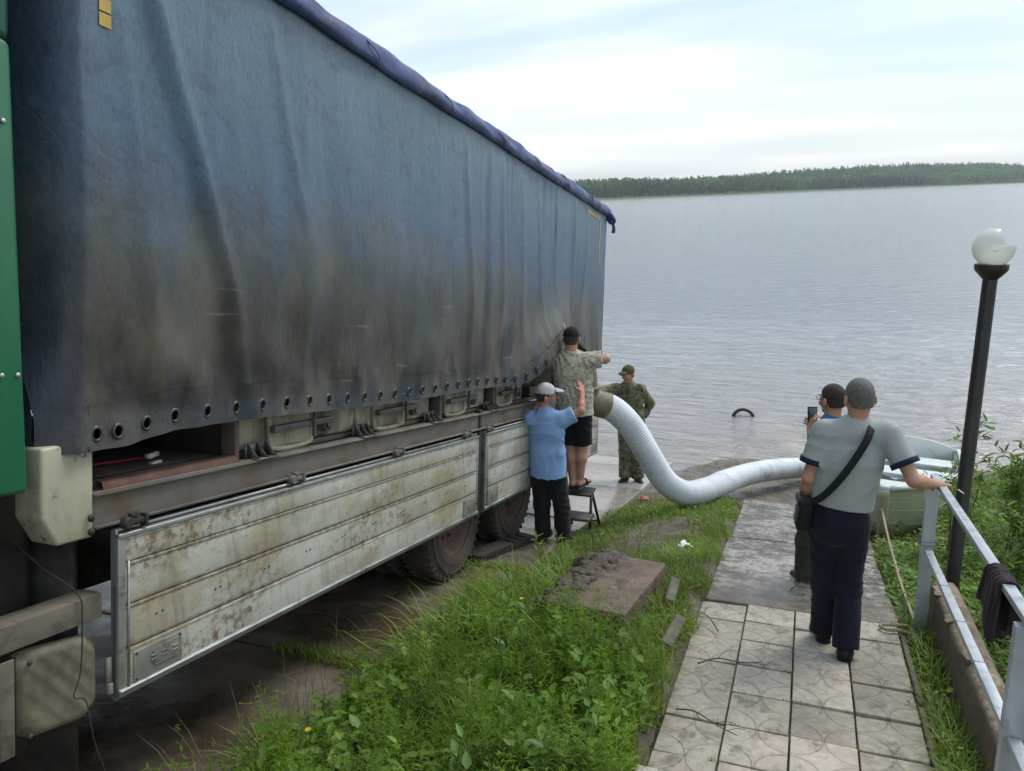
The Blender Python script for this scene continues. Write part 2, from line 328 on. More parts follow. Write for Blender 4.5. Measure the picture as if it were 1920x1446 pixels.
def make_path():
    root = tag(empty('path', (0, 4.87, 1.74), (-math.atan(.111), 0, 0)), kind='structure')
    t = NT('paving_concrete'); v = t.coord('Object', rnd=True); n = t.noise(v, 3.4, 7, .65); n2 = t.noise(v, 26, 5, .6)
    oi = t.n('ShaderNodeObjectInfo')
    base = t.ramp(t.math('ADD', t.math('MULTIPLY', n, .55), t.math('MULTIPLY', n2, .45)), (.33, (.25, .21, .165)), (.62, (.50, .45, .375)))
    base = t.mix(1.0, base, t.ramp(oi.outputs['Random'], (0, .66), (1, 1.12)), 'MULTIPLY')
    dirt = t.ramp(t.noise(t.coord('World'), 5.5, 8, .7), (.54, 0), (.64, 1)); base = t.mix(t.math('MULTIPLY', dirt, .7), base, (.105, .080, .058))
    # moulded arcs in the face of each tile
    o = t.sep(t.coord('Object'))
    def arc(ax, ay, r):
        dx = t.math('SUBTRACT', o[0], ax); dy = t.math('SUBTRACT', o[1], ay)
        d = t.math('SQRT', t.math('ADD', t.math('MULTIPLY', dx, dx), t.math('MULTIPLY', dy, dy)))
        return t.math('ABSOLUTE', t.math('SUBTRACT', d, r))
    g = t.math('MINIMUM', t.math('MINIMUM', arc(-.16, -.165, .155), arc(.16, .165, .155)), t.math('MINIMUM', arc(.16, -.165, .155), arc(-.16, .165, .155)))
    gr = t.ramp(g, (.002, 0), (.0065, 1)); groove = t.ramp(g, (.0015, 1), (.0055, 0))
    base = t.mix(t.math('MULTIPLY', groove, .38), base, (.10, .08, .06))
    t.bump(t.math('ADD', t.math('MULTIPLY', gr, 1.0), t.math('ADD', t.math('MULTIPLY', n2, .25), t.math('MULTIPLY', t.noise(v, 120, 4), .15))), .6, .006)
    t.set(Base_Color=base, Roughness=t.ramp(n, (.35, .42), (.65, .85)))
    cols = [-.62, -.30, .022, .345, .672]; rows = [5.285, 4.995, 4.695, 4.368, 4.022, 3.675, 3.33, 2.99, 2.65, 2.31, 1.97, 1.63]
    c = math.cos(math.atan(.111))
    for j in range(len(rows) - 1):
        for i in range(4):
            x0, x1 = cols[i], cols[i + 1]; y0, y1 = (rows[j + 1] - 4.87) / c, (rows[j] - 4.87) / c
            q = MB().box((0, 0, 0), (x1 - x0 - .010, y1 - y0 - .014, .05), None, .005).build('tile', t.m, root)
            k = 0; q.location = ((x0 + x1) / 2, (y0 + y1) / 2, -.026 + random.uniform(-.006, .005) - (.012 if i == 0 else 0)); q.rotation_euler = (random.uniform(-.018, .018), random.uniform(-.022, .022), k * math.pi + random.uniform(-.012, .012))
    # one paler newer tile lying proud at the bottom corner
    pal = pm('pale_concrete', (.42, .39, .34), (.32, .29, .25), 6, .75, .3, 70, .003)
    MB().box((-.70, (2.92 - 4.87) / c, .012), (.33, .35, .05), (.02, .03, .1), .006).build('tile', pal, root)
    ed = pm('edging_concrete', (.20, .17, .135), (.12, .10, .08), 5, .85, .5, 50, .006)
    for y0, y1 in ((5.2, 4.25), (4.2, 3.1), (3.05, 1.9)):
        MB().box((.692, ((y0 + y1) / 2 - 4.87) / c, -.035), (.03, (y0 - y1) / c, .09), (0, random.uniform(-.05, .05), random.uniform(-.008, .008)), .006).build('edging', ed, root)
    bed = pm('joint_dirt', (.055, .043, .03), (.035, .04, .018), 12, .95, .5, 60, .008)
    MB().box((.02, (3.5 - 4.87) / c, -.075), (1.36, 3.8, .09)).build('bedding', bed, root)
    # lower slab path going down to the water
    low = tag(empty('lower_path', (0, 5.28, 1.694), (-math.atan(.2), 0, 0)), kind='structure')
    u = NT('muddy_slab'); v = u.coord('World'); n = u.noise(v, 2.2, 8, .68); n2 = u.noise(v, 14, 6, .65, .6)
    f = u.math('ADD', u.math('MULTIPLY', n, .55), u.math('MULTIPLY', n2, .45)); ss = u.sep(v)
    col = u.ramp(f, (.40, (.040, .032, .026)), (.49, (.13, .115, .10)), (.57, (.34, .32, .29)))
    brown = u.ramp(u.math('MULTIPLY', ss[1], .1), (.54, 1), (.62, 0)); col = u.mix(u.math('MULTIPLY', brown, .6), col, (.12, .085, .055))
    u.bump(u.math('ADD', n2, u.math('MULTIPLY', u.noise(u.coord('World', (1, 1, 1)), 38, 5, .7), .5)), .6, .018)
    u.set(Base_Color=col, Roughness=u.ramp(n2, (.40, .06), (.58, .5)))
    for y0, y1 in ((5.30, 7.32), (7.35, 9.38)):
        l0, l1 = (y0 - 5.28) / math.cos(math.atan(.2)), (y1 - 5.28) / math.cos(math.atan(.2))
        MB().box((.035, (l0 + l1) / 2, -.055), (1.30, l1 - l0, .11), (0, random.uniform(-.006, .006), .01), .014).build('slab', u.m, low)

def make_wall():
    root = tag(empty('retaining_wall', (.95, 5.45, 1.6)), 'low brown concrete retaining wall with a crumbling top beside the tiled path', 'wall')
    t = NT('wall_concrete'); v = t.coord('Object'); n = t.noise(v, 2.5, 7, .62); n2 = t.noise(v, 22, 6, .65)
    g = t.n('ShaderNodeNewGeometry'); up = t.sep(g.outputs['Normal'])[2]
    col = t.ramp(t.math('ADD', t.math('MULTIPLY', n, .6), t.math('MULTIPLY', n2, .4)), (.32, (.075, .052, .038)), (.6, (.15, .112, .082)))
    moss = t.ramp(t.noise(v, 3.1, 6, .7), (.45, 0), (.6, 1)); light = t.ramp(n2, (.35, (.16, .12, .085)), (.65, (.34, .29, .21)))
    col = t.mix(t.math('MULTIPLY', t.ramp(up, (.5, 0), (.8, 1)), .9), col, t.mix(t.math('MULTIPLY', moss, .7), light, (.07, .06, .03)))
    t.bump(t.math('ADD', n2, t.math('MULTIPLY', n, .7)), .8, .02); t.set(Base_Color=col, Roughness=.85)
    def wall_mesh(w0, w1, top, bot, jag):
        ny = 90; ys = np.linspace(0, -4.6, ny); m = MB(); prof = []
        for i, y in enumerate(ys):
            zt = .38 - .111 * y + top + jag * float(fbm(np.array(y * 6), np.array(1.5), 8, 3)); zb = -.35 - .111 * y + bot
            e = jag * float(vnoise(np.array(y * 3.1), np.array(3.), 9)) * .5
            prof.append([(w0 + .0, y, zb), (w0, y, zt - .05), (w0 + .012 + max(e, 0), y, zt - .02), (w0 + .04, y, zt), (w1 - .03, y, zt + e * .4), (w1, y, zt - .03), (w1, y, zb)])
        P = np.array(prof); m.grid(P[:, ::-1]); k = P.shape[1]
        m.f.append(tuple(range(k))[::-1]); m.f.append(tuple((ny - 1) * k + i for i in range(k))); return m
    wall_mesh(-.075, .085, 0, 0, .02).build('wall_face', t.m, root, 'auto')
    # broken capping: loose lumps along the near edge
    for k in range(15):
        y = -.15 - random.random() * 4.2; w = random.uniform(.02, .07)
        MB().box((-.055 + random.uniform(-.01, .02), y, .385 - .111 * y + random.uniform(-.012, .006)), (random.uniform(.03, .06), w * 1.6, random.uniform(.012, .028)), (random.uniform(-.3, .3), random.uniform(-.5, .5), random.uniform(-1.5, 1.5)), .007).build('stone', t.m, root)

def make_railing():
    root = tag(empty('handrail', (.80, 5.22, 1.69)), 'grey steel handrail with two rails along the right edge of the tiled path', 'railing')
    m = pm('galvanised_paint', (.46, .50, .54), (.36, .39, .43), 7, .38, .15, 40, .002, metal=.35, dirt=[((.15, .12, .10), 9, .60, .78, (1, 1, 1))])
    th = math.atan(.117)
    def rz(y): return 2.80 + .117 * (5.2 - y) - 1.69
    MB().box((0, .03, .50), (.075, .045, 1.14), (0, 0, 0), .004).build('post', m, root)
    MB().box((0, 3.0 - 5.22, rz(3.0) - .60), (.075, .045, 1.14), None, .004).build('post', m, root)
    MB().box((0, .9 - 5.22, rz(.9) - .60), (.075, .045, 1.14), None, .004).build('post', m, root)
    def rail(y0, y1, off, gap=0.03):
        a, b = y0 - gap, y1 + gap; L = (a - b) / math.cos(th)
        MB().box((.0, (a + b) / 2 - 5.22, (rz(a) + rz(b)) / 2 - off), (.045, L, .028), (-th, 0, 0), .003).build('rail', m, root)
    rail(5.24, .3, -.005, 0); rail(5.22, 3.0, .50); rail(3.0, .9, .50)
    wd = pm('weld_bead', (.12, .12, .13), rough=.6)
    for y in (4.55, 4.05, 3.6):
        MB().box((0, y - 5.22, rz(y) - .50), (.0475, .006, .030), (-th, 0, 0)).build('weld', wd, root)
    # binding wire round the first post
    w = MB(); a = np.linspace(0, 4 * math.pi, 30); w.tube(np.stack([.05 * np.cos(a), .03 + .035 * np.sin(a), .62 + .004 * a], 1), .0018, 5)
    w.tube(spline([(.04, .05, .64), (.09, .1, .65), (.10, .14, .60)], 8), .0016, 5); w.build('wire', wd, root)

def make_lamp():
    root = tag(empty('lamp_post', (1.135, 6.2, 1.5), (0, math.radians(.8), 0)), 'black lamp post with a broken white glass globe beside the handrail', 'street lamp')
    bk = pm('black_enamel', (.016, .014, .015), (.03, .024, .022), 6, .42, .15, 30, .002, dirt=[((.05, .04, .032), 5, .55, .75, (1, 1, .3))])
    MB().lathe([(.075, 0), (.075, .03), (.056, .04), (.056, .10), (.050, .11), (.047, 2.44), (.044, 2.46)], 24).build('pole', bk, root, 'auto')
    MB().lathe([(.047, 2.44), (.065, 2.46), (.10, 2.50), (.106, 2.515), (.106, 2.545), (.09, 2.548)], 28).build('cap', bk, root, 'auto')
    # globe: a sphere shell with the upper right broken away along a jagged edge
    nu, nv, R = 64, 40, .134; bm = bmesh.new(); vs = {}
    def keep(u, v):
        th_, ph = 2 * math.pi * u / nu, math.pi * (.16 + .84 * v / nv)   # ph from bottom
        x, y, z = math.sin(ph) * math.cos(th_), math.sin(ph) * math.sin(th_), -math.cos(ph)
        jag = .07 * float(vnoise(np.array(u * .8), np.array(v * .8), 5))
        if z > .12 + jag and x > .24 - .25 * (z - .5) + jag: return False      # bite out of the upper right
        if z > .965: return False
        if ((x + .02 - .5 * (z - .02)) / .27) ** 2 + ((z - .04) / .13) ** 2 < 1 + jag * 2 and y < 0: return False   # hole in the near side
        return True
    def vert(u, v):
        k = (u % nu, v)
        if k not in vs:
            th_, ph = 2 * math.pi * u / nu, math.pi * (.16 + .84 * v / nv); vs[k] = bm.verts.new((R * math.sin(ph) * math.cos(th_), R * math.sin(ph) * math.sin(th_), 2.660 - R * math.cos(ph)))
        return vs[k]
    for u in range(nu):
        for v in range(nv):
            if all(keep(u + a, v + b) for a in (0, 1) for b in (0, 1)):
                q = [vert(u, v), vert(u + 1, v), vert(u + 1, v + 1), vert(u, v + 1)]
                if len(set(q)) == 4: bm.faces.new(q)
    bmesh.ops.solidify(bm, geom=bm.faces[:], thickness=.004)
    me = bpy.data.meshes.new('globe'); bm.to_mesh(me); bm.free(); me.polygons.foreach_set('use_smooth', np.ones(len(me.polygons), bool))
    g = NT('opal_glass'); g.set(Base_Color=(.84, .86, .82), Roughness=.25, Transmission_Weight=0.0, Subsurface_Weight=0.0)
    me.materials.append(g.m); bmx = bmesh.new(); bmx.from_mesh(me)
    for e_ in bmx.edges:
        if len(e_.link_faces) == 2 and e_.calc_face_angle(0) > .6: e_.smooth = False
    bmx.to_mesh(me); bmx.free(); link(bpy.data.objects.new('globe', me), root)
    MB().lathe([(.02, 2.548), (.02, 2.60), (.03, 2.61), (.03, 2.63), (.012, 2.635)], 14).build('lamp_holder', bk, root, 'auto')
make_ground(); make_far_bank(); make_water(); make_ramp(); make_path(); make_wall(); make_railing(); make_lamp()

def make_haze():
    m = bpy.data.materials.new('haze_air'); m.use_nodes = True; nt = m.node_tree; nt.nodes.clear(); o = nt.nodes.new('ShaderNodeOutputMaterial'); v = nt.nodes.new('ShaderNodeVolumePrincipled')
    v.inputs['Color'].default_value = (.82, .90, 1.0, 1); v.inputs['Density'].default_value = .00015; v.inputs['Anisotropy'].default_value = .2; nt.links.new(v.outputs[0], o.inputs['Volume'])
    tag(MB().box((0, 2850, 36), (12400, 6300, 80)).build('haze', m), kind='stuff')
make_haze()
# ------------------------------------------------------------------ truck
TH = math.atan(.1878)
def make_truck():
    root = tag(empty('truck', (-2.6, 1.9, 2.087), (-TH, 0, 0)), 'big flatbed truck with a dirty blue tarpaulin body and green cab backed down the ramp', 'truck')
    rust = ((.13, .075, .04), 7, .56, .70, (1, .7, 1)); soot = ((.035, .030, .026), 3.2, .55, .75, (1, 1, 1))
    # --- materials
    def tarp_mat():
        t = NT('blue_tarpaulin'); v = t.coord('Object'); o = t.sep(v)
        n = t.noise(t.coord('Object', (1, .55, 1.2)), 1.15, 7, .6); st = t.noise(t.coord('Object', (1, 3.2, .22)), 1.6, 6, .6); fine = t.noise(v, 60, 5, .6)
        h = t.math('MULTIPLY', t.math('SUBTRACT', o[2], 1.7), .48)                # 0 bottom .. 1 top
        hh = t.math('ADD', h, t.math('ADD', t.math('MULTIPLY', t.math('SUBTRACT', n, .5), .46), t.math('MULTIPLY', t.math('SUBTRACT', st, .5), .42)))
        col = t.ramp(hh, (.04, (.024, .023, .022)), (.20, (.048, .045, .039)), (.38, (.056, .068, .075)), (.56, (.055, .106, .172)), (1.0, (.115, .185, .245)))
        streak = t.ramp(t.noise(t.coord('Object', (1, 4.5, .12), loc=(0, 2, 0)), 1.5, 4, .6), (.56, 0), (.66, 1))
        rear = t.ramp(o[1], (.42, 0), (.50, 1)) if False else t.ramp(t.math('MULTIPLY', o[1], .1), (.28, .15), (.42, 1))
        col = t.mix(t.math('MULTIPLY', t.math('MULTIPLY', streak, rear), .9), col, (.026, .060, .135))
        col = t.mix(t.math('MULTIPLY', t.ramp(n, (.55, 0), (.75, 1)), .35), col, (.16, .20, .22))
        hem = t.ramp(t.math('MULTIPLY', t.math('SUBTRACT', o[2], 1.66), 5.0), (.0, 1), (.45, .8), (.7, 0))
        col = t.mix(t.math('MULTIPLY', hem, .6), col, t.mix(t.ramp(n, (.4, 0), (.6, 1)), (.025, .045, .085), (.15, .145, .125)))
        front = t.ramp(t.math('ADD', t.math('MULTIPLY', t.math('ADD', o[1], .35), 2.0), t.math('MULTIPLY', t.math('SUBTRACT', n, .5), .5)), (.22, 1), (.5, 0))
        col = t.mix(t.math('MULTIPLY', front, .75), col, (.022, .032, .055))  # shade of the gap behind the cab, painted into the front corner
        scf = t.ramp(t.noise(t.coord('Object', (1, 1, 1.3), loc=(1, 5, 2)), 7.5, 8, .72), (.52, 0), (.62, 1)); col = t.mix(t.math('MULTIPLY', scf, .30), col, (.030, .032, .034)); grn = t.noise(t.coord('Object', (1, 3, 1)), 34, 4, .7); col = t.mix(.5, col, t.mix(1.0, col, t.ramp(grn, (.3, .55), (.7, 1.5)), 'MULTIPLY'))
        dust = t.math('MULTIPLY', t.ramp(t.noise(t.coord('Object', (1, 1.5, .9), loc=(4, 1, 6), rot=(.6, 0, 0)), 1.5, 6, .6), (.46, 0), (.66, 1)), t.ramp(h, (.0, .9), (.42, .75), (.6, 0)))
        col = t.mix(t.math('MULTIPLY', dust, .75), col, (.135, .125, .10))
        # rubbed scratches
        sc = t.ramp(t.noise(t.coord('Object', (1, .9, 9), rot=(-.55, 0, 0)), 2.4, 3, .5), (.70, 0), (.715, 1))
        col = t.mix(t.math('MULTIPLY', sc, .15), col, (.4, .42, .42))
        seam = t.ramp(t.math('FRACT', t.math('MULTIPLY', o[2], 1.62)), (.0, 1), (.012, 0), (.985, 0), (.998, 1))
        t.bump(t.math('ADD', t.math('SUBTRACT', t.math('MULTIPLY', t.noise(t.coord('Object', (1, 2, .8)), 5, 6, .6), .8), t.math('MULTIPLY', t.ramp(t.math('ABSOLUTE', t.math('SUBTRACT', t.noise(t.coord('Object', (1, 1.3, .7), rot=(.5, 0, 0)), 2.1, 4, .5, .8), .5)), (0, 1), (.045, 0)), .09)), t.math('ADD', t.math('MULTIPLY', fine, .08), t.math('MULTIPLY', seam, .015))), .5, .02)
        t.set(Base_Color=col, Roughness=t.ramp(n, (.35, .34), (.65, .52)), Specular_IOR_Level=.45)
        return t.m
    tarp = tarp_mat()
    roofm = pm('roof_tarpaulin', (.025, .048, .165), (.048, .085, .235), 3, .42, .35, 14, .012, dirt=[((.02, .022, .04), 2.2, .5, .7, (1, 1, 1))])
    cream = pm('cream_paint', (.42, .41, .30), (.34, .33, .25), 5, .5, .2, 50, .003, dirt=[((.16, .13, .08), 4, .54, .72, (1, 1, .5)), ((.05, .045, .035), 16, .62, .72, (1, 1, 1))])
    tankm = pm('tank_paint', (.46, .45, .35), (.30, .28, .205), 4, .5, .25, 40, .004, dirt=[((.07, .055, .04), 3.4, .46, .66, (1, 1, .4)), ((.15, .085, .045), 6, .56, .70, (1, 1, .7))])
    deckm = pm('deck_steel', (.165, .150, .13), (.11, .098, .083), 4, .7, .4, 40, .005, dirt=[((.11, .072, .048), 5, .52, .68, (1, .5, 1)), ((.2, .17, .14), 9, .62, .75, (1, .6, 1))])
    dark = pm('chassis_black', (.018, .016, .015), (.03, .025, .02), 6, .7, .3, 40, .004, dirt=[((.07, .055, .042), 4, .52, .72, (1, 1, 1))])
    greym = pm('grey_steel', (.13, .13, .12), (.08, .075, .068), 6, .5, .3, 40, .004, metal=.3, dirt=[((.09, .05, .03), 7, .55, .7, (1, 1, 1))])
    def board_mat():
        t = NT('worn_white_board'); v = t.coord('World'); ob = t.coord('Object'); n = t.noise(t.coord('World', (1, .6, 1)), 2.3, 8, .68); n2 = t.noise(v, 22, 6, .68); sp = t.noise(t.coord('World', (1, .8, 1.3)), 46, 4, .7)
        z = t.sep(ob)[2]
        col = t.ramp(n, (.36, (.44, .44, .39)), (.64, (.58, .59, .55)))
        yl = t.ramp(t.noise(t.coord('World', (1, .8, 1.6), loc=(5, 1, 2)), 1.7, 7, .65), (.46, 0), (.60, 1)); col = t.mix(t.math('MULTIPLY', yl, .75), col, (.36, .30, .195))
        rs = t.math('MULTIPLY', t.ramp(t.noise(t.coord('World', (1, .7, 1.8), loc=(1, 7, 3)), 2.1, 6, .65), (.48, 0), (.62, 1)), t.ramp(n2, (.46, 0), (.6, 1)))
        col = t.mix(t.math('MULTIPLY', rs, .85), col, (.17, .095, .045))
        ch = t.math('MULTIPLY', t.ramp(sp, (.60, 0), (.66, 1)), t.ramp(n, (.40, 1), (.62, .25))); col = t.mix(t.math('MULTIPLY', ch, .8), col, (.075, .055, .038))
        gr = t.math('MULTIPLY', t.ramp(t.noise(t.coord('World', (1, 1, 1), loc=(9, 9, 9)), 3.3, 5, .6), (.66, 0), (.72, 1)), .6); col = t.mix(gr, col, (.16, .30, .30))
        st = t.ramp(t.noise(t.coord('World', (1, 9, .5)), 2.4, 5, .6), (.52, 0), (.68, 1)); col = t.mix(t.math('MULTIPLY', st, .35), col, (.14, .115, .085))
        edge = t.ramp(t.math('MULTIPLY', t.math('ADD', z, .085), 5.9), (.02, .7), (.09, 0), (.90, 0), (.98, .8)); col = t.mix(t.math('MULTIPLY', edge, t.ramp(n2, (.35, .35), (.6, 1))), col, (.10, .07, .045))
        t.bump(t.math('ADD', t.math('MULTIPLY', n2, .5), ch), .3, .004); t.set(Base_Color=col, Roughness=.45, Metallic=.08); return t.m
    boardm = board_mat()
    edgem = pm('aluminium_edge', (.34, .36, .35), (.24, .25, .24), 5, .4, .2, 50, .002, metal=.5, dirt=[((.09, .06, .04), 8, .56, .7, (1, .6, 1))])
    bolt = pm('bolt_steel', (.06, .05, .045), rough=.5, bump=0)
    # --- side curtain
    def bottom(u): return 1.655 + .012 * np.sin(u * 2.1) + .46 * sstep(4.35, 5.9, u) - .30 * sstep(6.2, 7.9, u) - .03 * sstep(-.3, .0, -u)
    def disp(u, n):
        d = -.26 * (np.clip(-.165 - u, 0, .135) / .135) ** 1.3 * (.32 + .68 * sstep(1.7, 2.2, n)) + .020 * fbm(u * .9, n * .8, 21, 3) + .007 * fbm(u * 2.6 + .5 * n, n * .9, 27, 3)
        h = sstep(1.66, 2.0, n) * (1 - sstep(3.5, 3.8, n))
        for (u0, n0, u1, n1, w, a) in ((.13, 3.6, .58, 2.35, .05, .050), (.58, 2.4, .75, 1.75, .06, .022), (.02, 3.4, .16, 2.0, .05, .022), (.95, 3.6, 1.15, 2.7, .04, .016), (1.25, 3.5, 1.2, 1.8, .09, .012), (3.3, 3.6, 3.45, 1.75, .05, .020), (3.75, 3.6, 3.7, 1.9, .05, -.022), (4.1, 3.6, 4.05, 1.8, .05, .020), (4.6, 3.5, 4.6, 1.9, .05, .018), (5.1, 3.6, 5.2, 2.0, .06, .018), (5.7, 3.6, 5.6, 2.1, .05, .016), (6.4, 3.6, 6.4, 2.1, .05, .016), (7.0, 3.6, 6.7, 2.1, .06, .016)):
            tt = np.clip((n0 - n) / (n0 - n1), -.2, 1.2); uc = u0 + (u1 - u0) * tt
            d = d + a * np.exp(-((u - uc) / w) ** 2) * np.clip(np.minimum(tt + .2, 1.2 - tt) * 3, 0, 1)
        # tension folds running up from every eyelet
        fold = np.cos((u - .02) * 2 * np.pi / .2) * .009 * np.exp(-((n - bottom(u)) / .16) ** 2)
        fan = .013 * np.sin(u * 7.3 + 2.2 * np.sin(n * 3 + u)) * np.exp(-((n - bottom(u) - .22) / .25) ** 2)
        d = d + fold + fan * h
        d = d + .19 * np.exp(-((u - 5.2) / .75) ** 2) * np.exp(-((n - bottom(u)) / .35) ** 2) + .05 * np.exp(-((u - 2.3) / 2.6) ** 2) * np.exp(-((n - 2.5) / .55) ** 2)
        return d * (1 - sstep(3.62, 3.8, n))
    TOP = 3.80
    eye_u = [-.109, -.015, .138, .286] + [.478 + .1955 * k for k in range(24)]
    us = np.concatenate([np.arange(-.30, -.15, .009), np.arange(-.15, 7.86, .0285)]); ns = np.linspace(0, 1, 74) ** 1.15
    U = np.repeat(us[:, None], len(ns), 1); Bm = bottom(us)[:, None] + .16
    Nn = Bm + (TOP - Bm) * ns[None, :]
    m = MB(); m.grid(np.stack([disp(U, Nn) + .012, U, Nn], -1)[::-1])
    # hem strip with real round eyelet holes: square cell, circle cut out
    hb = MB()
    def hp(u, n): u = np.asarray(u, float); n = np.asarray(n, float); return np.stack([disp(u, n) + .019, u, n], -1)
    step = .2015; bounds = [eye_u[0] - .045] + [(a_ + b_) / 2 for a_, b_ in zip(eye_u[:-1], eye_u[1:])] + [eye_u[-1] + .1]
    eyes = []
    K = 24; ang = np.linspace(0, 2 * np.pi, K, endpoint=False) + math.pi / 4
    for k, ue in enumerate(eye_u):
        b0 = bottom(np.array(ue)); nc = float(b0) + .066
        r = .0195; sq = np.stack([np.cos(ang), np.sin(ang)], 1); sq = sq / np.abs(sq).max(1)[:, None]
        outer_u = ue + np.where(sq[:, 0] < 0, sq[:, 0] * (ue - bounds[k]), sq[:, 0] * (bounds[k + 1] - ue)); lo = bottom(outer_u); outer_n = np.where(sq[:, 1] < 0, lo + .08 * (1 + sq[:, 1]), lo + .08 + .10 * sq[:, 1])
        inner_u = ue + r * np.cos(ang); inner_n = nc + 1.15 * r * np.sin(ang)
        P = np.stack([hp(outer_u, outer_n), hp(ue + (outer_u - ue) * .5 + (inner_u - ue) * .5, outer_n * .5 + inner_n * .5), hp(inner_u, inner_n)], 0)
        f = [(a * K + i, a * K + (i + 1) % K, (a + 1) * K + (i + 1) % K, (a + 1) * K + i) for a in range(2) for i in range(K)]
        hb.add(P.reshape(-1, 3), f); eyes.append((ue, nc))
    # remaining hem beyond the last eyelet
    u2 = np.arange(bounds[-1], 7.86, .0285); U2 = np.repeat(u2[:, None], 5, 1); N2 = bottom(u2)[:, None] + np.linspace(0, .16, 5)[None, :]
    hb.grid(np.stack([disp(U2, N2) + .019, U2, N2], -1)[::-1])
    hem0 = np.linspace(-.30, bounds[0], 14)
    if len(hem0) > 1:
        U3 = np.repeat(hem0[:, None], 5, 1); N3 = bottom(hem0)[:, None] + np.linspace(0, .18, 5)[None, :]; hb.grid(np.stack([disp(U3, N3) + .019, U3, N3], -1)[::-1])
    m.add(np.concatenate(hb.v), hb.f)
    # front and rear faces of the body cover, with their corners
    for uu, sgn in ((-.30, -1), (7.86, 1)):
        xs = np.array([.012, -.30, -.31, -.34, -.4, -.5, -.8, -1.3, -2.0, -2.5]) if sgn < 0 else np.array([.012, .008, -.02, -.06, -.12, -.3, -.7, -1.3, -2.0, -2.5]); du = np.array([0, .02, .035, .04, .04, .04, .04, .04, .04, .04]) * sgn
        zz = np.linspace(1.655 if sgn < 0 else 1.66, TOP, 22); b0 = 1.66 if sgn < 0 else float(bottom(np.array(7.86)))
        P = np.zeros((len(xs), 22, 3))
        for i in range(len(xs)):
            z_ = b0 + (TOP - b0) * np.linspace(0, 1, 22)
            P[i, :, 0] = xs[i] + (disp(np.full(22, uu), z_) if i == 0 else 0); P[i, :, 1] = uu + du[i] + .012 * fbm(np.full(22, xs[i] * 3), z_ * 1.3, 33) * (i > 0); P[i, :, 2] = z_
        m.grid(P if sgn < 0 else P[::-1])
    m.grid(np.array([[(-2.5, u, z) for z in (1.6, 2.7, TOP)] for u in (-.34, 3.5, 7.9)]))
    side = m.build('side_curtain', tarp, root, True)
    bm = bmesh.new(); bm.from_mesh(side.data); bmesh.ops.remove_doubles(bm, verts=bm.verts, dist=.0008); bm.normal_update(); bm.to_mesh(side.data); bm.free()
    ringm = pm('eyelet_ring', (.10, .10, .095), (.06, .06, .056), 12, .4, 0, metal=.6)
    ring = None
    for ue, nc in eyes:
        dx = (float(disp(np.array(ue), np.array(nc + .05))) - float(disp(np.array(ue), np.array(nc - .05)))) / .1
        p = (float(disp(np.array(ue), np.array(nc))) + .021, ue, nc)
        if ring is None:
            q = MB(); prof = [(.0185, -.006), (.0185, .003), (.022, .005), (.027, .003), (.029, .001), (.029, -.004)]; q.lathe(prof, 24, axis='x', caps=False); ring = q.build('eyelet', ringm, root, True); ring.location = p
            ring.scale = (1, 1, 1.15); r_ = ring
        else: r_ = share(ring, root, p, scale=(1, 1, 1.15))
        r_.rotation_euler = (0, math.atan(dx), 0)
    # roof cover with a hanging bunched edge
    us = np.arange(-.45, 8.0, .05); rows = []
    for u in us:
        bow = max(0, math.sin((u + .4) * math.pi / 1.02)) ** .6; w1 = .006 * float(vnoise(np.array(u * 5), np.array(1.), 40)); w2 = .012 * float(vnoise(np.array(u * 9), np.array(4.), 41))
        low = 3.762 + .006 * math.sin(u * 2.2) + w1
        tp = 3.905 + .026 * bow + w1
        cr = lambda z_: .022 * abs(math.sin(u * 3.1 + z_ * 16 + 1.5 * math.sin(u * 1.7))) ** .7 + .012 * abs(math.sin(u * 7.7 - z_ * 11))
        rows.append([(.030 + w2 * .5, u, low), (.048 + w2 * .5, u, low + .006), (.044 + w2 * .5 + cr(.03), u, low + .03), (.034 + w2 * .5 + cr(.07), u, low + .07), (.024 + w2 * .4 + cr(.11), u, low + .11), (.012 + w1 + cr(.15), u, tp - .035), (-.03, u, tp), (-.18, u, tp + .02), (-.7, u, 3.99 - .03 * bow), (-1.3, u, 4.0), (-1.9, u, 3.99), (-2.45, u, 3.95), (-2.56, u, 3.85), (-2.55, u, 3.74)])
    q = MB().grid(np.array(rows)[::-1])
    for k, e in ((0, 1), (-1, -1)):
        R_ = np.array(rows[k]); dn = R_.copy(); dn[:, 2] = np.minimum(dn[:, 2], 3.74) - .03; dn[:, 0] = dn[:, 0] * .99
        q.grid(np.stack([R_, dn])[::e])
    rf = q.build('roof_cover', roofm, root, True)
    # diagonal tie ropes across the bunched edge and a knotted tail at the rear corner
    rope = pm('tie_rope', (.10, .12, .20), rough=.8)
    for k, u in enumerate((.75, 1.85, 2.9, 3.95, 4.9, 5.9, 6.9)):
        MB().tube(spline([(.05, u - .10, 3.862), (.070, u - .05, 3.835), (.078, u + .01, 3.80), (.06, u + .03, 3.745)], 10), .004, 6).build('tie_rope', rope, root, True)
    m2 = MB(); m2.tube(spline([(.05, 7.86, 3.80), (.10, 7.93, 3.72), (.07, 7.95, 3.68), (.02, 7.95, 3.72), (.06, 7.9, 3.79)], 14), np.linspace(.03, .02, 14), 8); m2.tube(spline([(.08, 7.93, 3.70), (.09, 7.97, 3.62), (.08, 7.99, 3.56)], 8), np.linspace(.018, .028, 8), 8); m2.build('corner_knot', roofm, root, True)
    # reflective marking squares
    yel = pm('yellow_tape', (.50, .34, .06), (.42, .29, .07), 30, .45, 0, ); sq = None
    spots = [(-.055, 3.285 + .057 * k, .052, .050) for k in range(8)] + [(6.92 + .075 * k, 3.675, .055, .045) for k in range(8)] + [(7.50, 3.62 - .062 * k, .045, .05) for k in range(9)]
